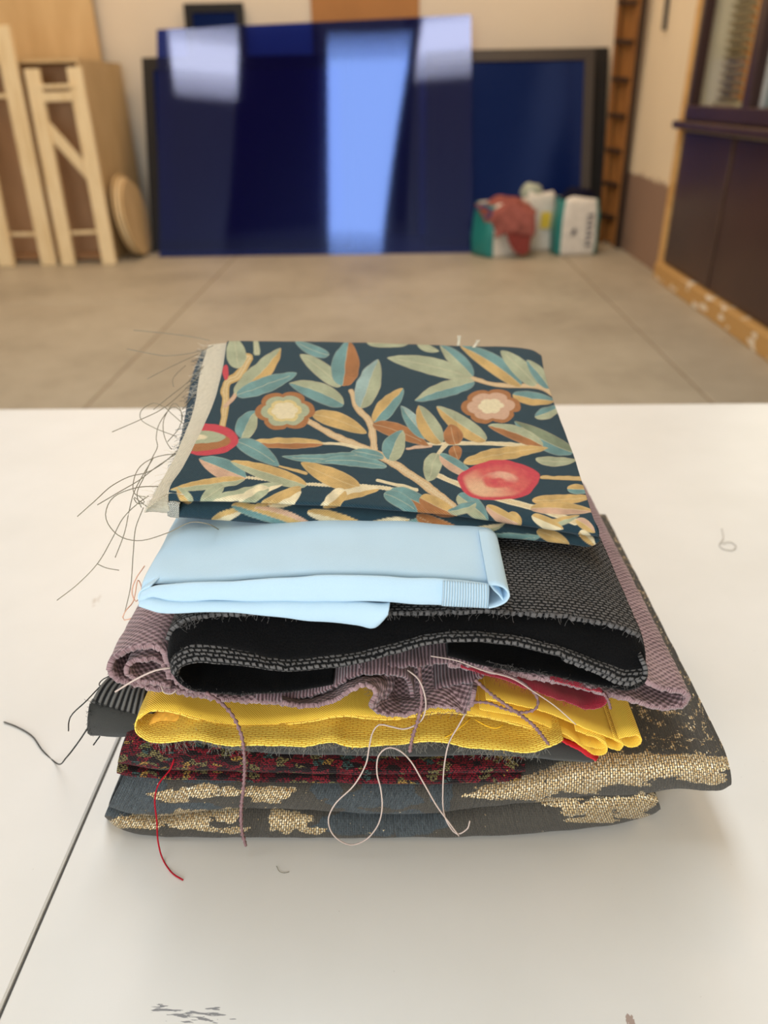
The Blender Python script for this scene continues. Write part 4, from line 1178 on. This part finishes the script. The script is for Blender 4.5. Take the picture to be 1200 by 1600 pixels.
STEMS = [([(347, 668), (352, 636), (354, 600), (372, 588), (388, 560)], 7, GOLD_), ([(352, 636), (366, 620), (374, 606)], 4, PINK), ([(399, 530), (402, 552)], 5, SAGE),
         ([(480, 658), (533, 687), (577, 704), (622, 730), (662, 757), (706, 792)], 7, BARK), ([(548, 612), (560, 640), (578, 662), (584, 702)], 6, BARK), ([(500, 693), (540, 696), (580, 708)], 3, CREAM),
         ([(384, 747), (487, 758), (600, 764), (690, 788)], 3.5, CREAM), ([(590, 752), (650, 766)], 3, CREAM), ([(436, 729), (478, 741)], 2.5, GOLD_), ([(660, 694), (697, 694), (769, 694), (866, 701)], 4, CREAM), ([(685, 711), (696, 695)], 4, CREAM), ([(636, 702), (672, 697)], 3, PINK),
         ([(681, 743), (755, 773), (857, 801), (898, 816)], 5.5, CREAM), ([(847, 747), (914, 749)], 4, GOLD_), ([(730, 590), (775, 602), (845, 606), (866, 618)], 4.5, BARK)]
FLOWERS = [((445, 643), 47, 31, BROWN, SAGE, S(222, 200, 140), CREAM), ((767, 636), 47, 28, BROWN, PINK, PINK, CREAM)]


def paint_print(vs):
    px = project(vs)
    X, Y_ = px[:, 0], px[:, 1]
    wob_ = np.array([noise.noise(Vector((x * .08, y * .08, 1.3))) for x, y in px[::1]]) if len(px) < 400000 else 0
    X = X + wob_ * 1.6
    Y_ = Y_ + wob_ * 1.2
    out = np.tile(np.array(NAVY), (len(px), 1))

    def put(mask_idx, a, col):
        out[mask_idx] = out[mask_idx] * (1 - a[:, None]) + np.array(col) * a[:, None]

    for pts, w, col in STEMS:
        C = cr([(a, b, 0) for a, b in pts], 60)[:, :2]
        bb = (X > C[:, 0].min() - w) & (X < C[:, 0].max() + w) & (Y_ > C[:, 1].min() - w) & (Y_ < C[:, 1].max() + w)
        ix = np.where(bb)[0]
        if not len(ix): continue
        d = np.sqrt(((np.stack([X[ix], Y_[ix] * 1.15], 1)[:, None, :] - C[None] * np.array((1, 1.15))) ** 2).sum(2))
        k = d.argmin(1)
        d = d.min(1)
        ww = w * (.75 + .35 * k / 60) * (1 + .25 * wob_[ix])
        put(ix, np.clip((ww - d) / 1.1 + .5, 0, 1), col)
        put(ix, np.clip((ww * .3 - np.abs(d - ww * .35)) / 1.5, 0, 1) * .5, CREAM if col is not CREAM else GOLD_)
    for (bx, by), (tx, ty), hw, ca, cb in LEAVES:
        ax = np.array((tx - bx, ty - by), float)
        L = np.linalg.norm(ax); ax /= L
        pr = np.array((-ax[1], ax[0]))
        bb = (X > min(bx, tx) - hw - 4) & (X < max(bx, tx) + hw + 4) & (Y_ > min(by, ty) - hw - 4) & (Y_ < max(by, ty) + hw + 4)
        ix = np.where(bb)[0]
        if not len(ix): continue
        dx, dy = X[ix] - bx, Y_[ix] - by
        sg = (dx * ax[0] + dy * ax[1]) / L
        bend = ((int(bx * 7 + ty * 3) % 5) - 2) * .022 * L
        q = dx * pr[0] + dy * pr[1] - bend * 4 * sg * (1 - sg)
        sc = np.clip(sg, 0, 1)
        prof = hw * 2.2 * (sc ** .5) * ((1 - sc) ** .72)
        edge = np.minimum(prof - np.abs(q), np.minimum(sg, 1 - sg) * L * 1.5)
        a = np.clip(edge / 1.0 + .5, 0, 1)
        colr = np.where((q > 0)[:, None], np.array(ca)[None], np.array(cb)[None])
        sh = 1 + .16 * np.sin(sg * 9 + bx) * .6 + .14 * wob_[ix]
        colr = np.clip(colr * sh[:, None], 0, 1)
        rim = np.clip(1 - edge / 1.8, 0, 1) * .22
        colr = colr * (1 - rim[:, None]) + np.array(PINK if int(bx) % 2 else CREAM) * rim[:, None]
        mid_ = np.clip((.9 - np.abs(q)) / .8, 0, 1) * (sg < .88) * .4
        colr = colr * (1 - mid_[:, None]) + np.array(CREAM) * mid_[:, None]
        out[ix] = out[ix] * (1 - a[:, None]) + colr * a[:, None]
    for (cx, cy), rx, ry, c0, c1_, c2_, c3_ in FLOWERS:
        dx, dy = (X - cx) / rx, (Y_ - cy) / ry
        ix = np.where(dx * dx + dy * dy < 1.7)[0]
        d = np.sqrt(dx[ix] ** 2 + dy[ix] ** 2)
        an = np.arctan2(dy[ix], dx[ix])
        pet = .82 + .18 * np.abs(np.cos(3 * an + .3)) ** .6
        d = d / pet + .03 * wob_[ix]
        for th_, cc in ((1.0, c0), (.80, c1_), (.58, c2_), (.44, c3_)):
            put(ix, np.clip((th_ - d) / .035 + .5, 0, 1), cc)
    # fruit
    dx, dy = (X - 779) / 66, (Y_ - 752) / 30
    ix = np.where(dx * dx + dy * dy < 1.3)[0]
    d = np.sqrt(dx[ix] ** 2 + dy[ix] ** 2)
    an = np.arctan2(dy[ix], dx[ix])
    d = d * (1 + .05 * np.sin(2 * an + 1) + .03 * np.sin(5 * an))
    put(ix, np.clip((1 - d) / .03 + .5, 0, 1), RED)
    put(ix, np.clip((.80 - d) / .1 + .5, 0, 1) * (.45 + .4 * wob_[ix] + .15 * np.sin(d * 16 + an)), S(224, 120, 104))
    put(ix, np.clip((.28 - np.abs(d - .62)) / .1, 0, 1) * np.clip(np.cos(an - 2.4), 0, 1) * .9, S(232, 190, 150))
    put(ix, np.clip((.2 - np.abs(d - .3)) / .1, 0, 1) * np.clip(np.cos(an + 1.1), 0, 1) * .8, S(236, 190, 160))
    # half open bud by the selvedge
    dx, dy = (X - 322) / 50, (Y_ - 688) / 25
    ix = np.where((dx * dx + dy * dy < 1.2) & (X > 292))[0]
    d = np.sqrt(dx[ix] ** 2 + dy[ix] ** 2)
    put(ix, np.clip((1 - d) / .04 + .5, 0, 1), RED)
    dx2, dy2 = (X[ix] - 300) / 60, (Y_[ix] - 690) / 16
    d2 = np.sqrt(dx2 ** 2 + dy2 ** 2)
    put(ix, np.clip((1 - d2) / .06 + .5, 0, 1), BROWN)
    d2 = np.sqrt(((X[ix] - 300) / 52) ** 2 + ((Y_[ix] - 684) / 11) ** 2)
    put(ix, np.clip((1 - d2) / .06 + .5, 0, 1), SAGE)
    put(ix, np.clip((.45 - d2) / .1 + .5, 0, 1), CREAM)
    ix = np.where(((X - 353) / 5) ** 2 + ((Y_ - 583) / 12) ** 2 < 1)[0]
    out[ix] = np.array(RED)
    out[:, 3] = 1
    return out


def print_mat(name, col=None):
    t = NT(name)
    uv = t.uv_mm()
    sp = t.n('ShaderNodeSeparateXYZ'); t.l(uv, sp.inputs[0])
    k = 2 * math.pi / 1.05
    tw = t.math('MULTIPLY_ADD', t.math('SINE', t.math('MULTIPLY', t.math('ADD', t.math('MULTIPLY', sp.outputs[0], .55), sp.outputs[1]), k)), .5, .5)
    pl = t.math('MULTIPLY_ADD', t.math('SINE', t.math('MULTIPLY', sp.outputs[0], 2 * math.pi / .62)), .5, .5)
    h = t.math('MULTIPLY', tw, t.math('MULTIPLY_ADD', pl, .5, .5))
    if col is None:
        at = t.n('ShaderNodeVertexColor', layer_name='Print')
        c = at.outputs[0]
    else:
        c = col
    nz = t.noise(uv, .35, 5, .7)
    f = t.math('ADD', t.math('MULTIPLY', h, .5), t.math('MULTIPLY', nz, .5))
    c = t.mix(1.0, c, t.ramp(f, [(.15, (.58, .58, .58, 1)), (.62, (1.14, 1.14, 1.14, 1))]), 'MULTIPLY')
    t.bump(h, .00028)
    return t.fin(c, .9, .12, .1)


M['print'] = print_mat('botanical print')
M['selvedge'] = print_mat('cream selvedge', S(218, 208, 186))
M['navy_back'] = print_mat('navy underside', S(58, 76, 88))
FY = .42
pf_ = empty('botanical_print_cloth', (0, .44, TABLE_Z + .22), 'navy botanical print cloth with leaves and flowers, topmost of the fabric stack', 'fabric')
A_, B_, C_ = atY(268, 758, FY + .004), atY(925, 806, FY + .004), atY(345, 530, .645)
PN = (B_ - A_).cross(C_ - A_).normalized()


def onP(px, py):
    d = ray(px, py)
    return CAM + d * ((A_ - CAM).dot(PN) / d.dot(PN))


GLf = [(265, 782), (330, 781), (400, 784), (500, 789), (600, 795), (721, 806), (800, 817), (857, 827), (905, 833), (934, 836)]
TLf = [(268, 758), (400, 761), (500, 765), (600, 771), (721, 780), (800, 791), (870, 801), (926, 808)]
N_ = 80
gl3 = cr(sec(GLf, y=FY), N_)
tl3 = cr([onP(*p) for p in TLf], N_)
bul = np.array((0, -.006, 0))
rows_ = [gl3 + np.array((0, .07, .004)), gl3, gl3 * .66 + tl3 * .34 + bul, gl3 * .28 + tl3 * .72 + bul * .8, tl3,
         cr([onP(*p) for p in ((287, 730), (590, 742), (908, 751))], N_),
         cr([onP(*p) for p in ((302, 700), (590, 704), (896, 712))], N_),
         cr([onP(*p) for p in ((334, 630), (600, 632), (868, 638))], N_),
         cr([onP(*p) for p in ((348, 576), (600, 578), (851, 585))], N_),
         cr([onP(*p) for p in ((356, 534), (500, 535), (700, 541), (828, 547), (845, 556))], N_)]
rows_.append(rows_[-1] + np.array((0, .006, -.004)))
rows_.append(rows_[-1] + np.array((0, -.02, -.012)))
loft('folded_layer', rows_, 580, 500, M['print'], pf_, .0012, (.0005, 50), paint=paint_print, dense=(1, 6, 2.2))
GLl = [(266, 786), (330, 786), (400, 788), (500, 793), (600, 799), (721, 810), (800, 821), (857, 831), (905, 836), (934, 838)]
BLl = [(272, 806), (330, 810), (400, 815), (500, 820), (600, 826), (721, 834), (844, 843), (900, 850), (922, 852), (935, 842)]
fold('folded_layer', BLl, GLl, M['print'], pf_, 500, 90, .004, FY - .001, None, .21, .2, .012, .0012, (.0004, 60), paint=paint_print)
# two more leaves inside the fold keep the back of the parcel raised
for dz_, dy_ in ((.012, .03), (.024, .06)):
    q = [Vector(p) + Vector((0, dy_, dz_ * .35)) for p in gl3]
    loft('inner_leaf', [q, off(q, 0, .06, dz_ * .2), off(q, 0, .15, dz_ * .7)], 60, 20, M['navy_back'], pf_, .0012, (.0005, 50))
q = sec([(880, 830), (902, 836), (916, 846), (924, 851), (932, 844), (935, 832), (930, 820), (918, 815)], y=FY - .001)
loft('end_roll', [q, off(q, -.001, .012, .001), off(q, -.004, .07, .006)], 90, 40, M['print'], pf_, .0012, (.0003, 60), paint=paint_print)
# cream selvedge along the left side
dn = np.array((0, 0, -.0012))
rt = cr([onP(*p) + Vector((0, 0, -.0018)) for p in ((262, 768), (288, 728), (303, 698), (335, 630), (349, 576), (356, 534))], 60)
lf = cr([onP(*p) + Vector((0, 0, -.004)) for p in ((227, 786), (252, 742), (270, 710), (301, 634), (312, 575), (325, 532))], 60)
md = (rt + lf) / 2 + np.array((0, 0, .0006))
fr_ = lambda a, b: None
e0 = atY(227, 799, FY - .004)
loft('selvedge', [lf, md, rt, rt + np.array((.01, 0, -.0012))], 120, 24, M['selvedge'], pf_, .001, (.0006, 70), rag=.0006)
fa = [lf[0], md[0], rt[0]]
fb = [tuple(atY(227, 797, FY - .003)), tuple(atY(246, 799, FY - .004)), tuple(atY(268, 801, FY - .004))]
loft('selvedge_turn', [np.array(fb), np.array(fa) * .45 + np.array(fb) * .55 + np.array((0, -.003, 0)), np.array(fa)], 24, 14, M['selvedge'], pf_, .001, (.0003, 70), rag=.0006)
ul = cr([onP(*p) + Vector((0, .004, -.009)) for p in ((262, 722), (272, 690), (284, 640), (296, 575), (312, 535))], 50)
loft('under_leaf', [ul, ul + np.array((.012, 0, .0015)), ul + np.array((.03, 0, .002))], 80, 12, M['navy_back'], pf_, .001, (.0008, 80), rag=.001)
fb = sec([(262, 806), (270, 808), (280, 809)], y=FY - .004)
fa = sec([(262, 784), (271, 783), (282, 785)], y=FY - .004)
loft('frayed_corner', [fb, off(fa, 0, -.002, 0), fa], 24, 14, cloth('navy fleck', S(28, 44, 56), S(210, 206, 192), 'brick', 1.2, .8, .0003, .6), pf_, .0012, (.0005, 90), rag=.0008)
M['grey_thread'] = plain('grey olive thread', S(134, 128, 112), .9, .15)
M['white_fray'] = plain('cream fray', S(222, 212, 192), .9, .15)


def TY(py):
    return FY if py > 782 else FY + (782 - py) / 252 * .215


THREADS = [[(343, 828, .415), (322, 818, .40), (299, 816, .40), (261, 833, .40), (215, 845, .40), (184, 836, .40), (165, 808, .40), (175, 779, .405), (209, 763, .41), (264, 760)],
           [(89, 938), (120, 914), (152, 881), (175, 842), (192, 810), (215, 787), (232, 775)], [(195, 957), (204, 917), (208, 865), (212, 825), (224, 793)],
           [(180, 871), (195, 831), (201, 802), (207, 776), (220, 748), (240, 715)], [(121, 807), (149, 782), (175, 759), (204, 744), (227, 739), (250, 727), (299, 684)],
           [(152, 789), (184, 770), (218, 750), (244, 730), (304, 690)], [(175, 675), (221, 655), (255, 638), (316, 583)], [(198, 545), (238, 553), (261, 556), (307, 550), (333, 540)],
           [(209, 516), (261, 521), (304, 527), (327, 532)], [(230, 592), (261, 576), (310, 553)], [(271, 604), (270, 592), (278, 582), (290, 571)],
           [(324, 675), (296, 668), (270, 648), (256, 636), (240, 630), (222, 640), (220, 655), (240, 668), (276, 682)],
           [(284, 658), (282, 640), (272, 630), (258, 650), (255, 672), (262, 694), (268, 702)],
           [(230, 777), (212, 773), (209, 750), (221, 727), (244, 714), (280, 709), (330, 713), (380, 711), (420, 700), (432, 696)],
           [(221, 793), (214, 775), (225, 745), (238, 715), (246, 698), (244, 684), (250, 660), (270, 636), (284, 645), (280, 668), (262, 690)],
           [(230, 792), (214, 780), (208, 776), (216, 788), (226, 784), (218, 776)], [(240, 640), (262, 622), (290, 600), (318, 572)], [(300, 690), (330, 640), (333, 610), (310, 612), (285, 640)],
           [(152, 881), (165, 887), (186, 891)]]
for i, tpts in enumerate(THREADS):
    thread('loose_thread', [p if len(p) > 2 else (p[0], p[1], TY(p[1]) - (.004 if p[0] > 260 else 0)) for p in tpts], .00032, M['grey_thread'], pf_)
hairs('frayed_edge', [Vector(p) for p in lf], 260, .008, M['white_fray'], pf_, .00011, .1, .9, 31, .2)
hairs('frayed_edge', [Vector(p) for p in ul], 160, .006, M['navy_back'], pf_, .00012, .1, .9, 32, .2)
for a_, b_ in (((714, 540), (717, 524)), ((738, 543), (747, 531))):
    for k in range(5):
        thread('frayed_tuft', [(a_[0] + k, a_[1], .645), ((a_[0] + b_[0]) / 2 + k * .8, (a_[1] + b_[1]) / 2, .645), (b_[0] + k * 1.2 - 2, b_[1] + k % 3, .643)], .00035, M['white_fray'], pf_)

# ---- lint left on the table
tag(thread('thread_scrap', [(1128, 826, 't'), (1130, 842, 't'), (1124, 852, 't'), (1130, 858, 't'), (1144, 860, 't'), (1150, 853, 't'), (1140, 847, 't'), (1129, 850, 't')], .0005, plain('off white thread', S(196, 190, 180), .9, .1), None), 'curled off white thread scrap lying on the bare table', 'thread')
tag(thread('lint_hair', [(432, 1353, 't'), (437, 1362, 't'), (446, 1364, 't'), (452, 1362, 't')], .0002, M['grey_thread'], None), 'tiny dark lint hair on the table in front of the stack', 'lint')
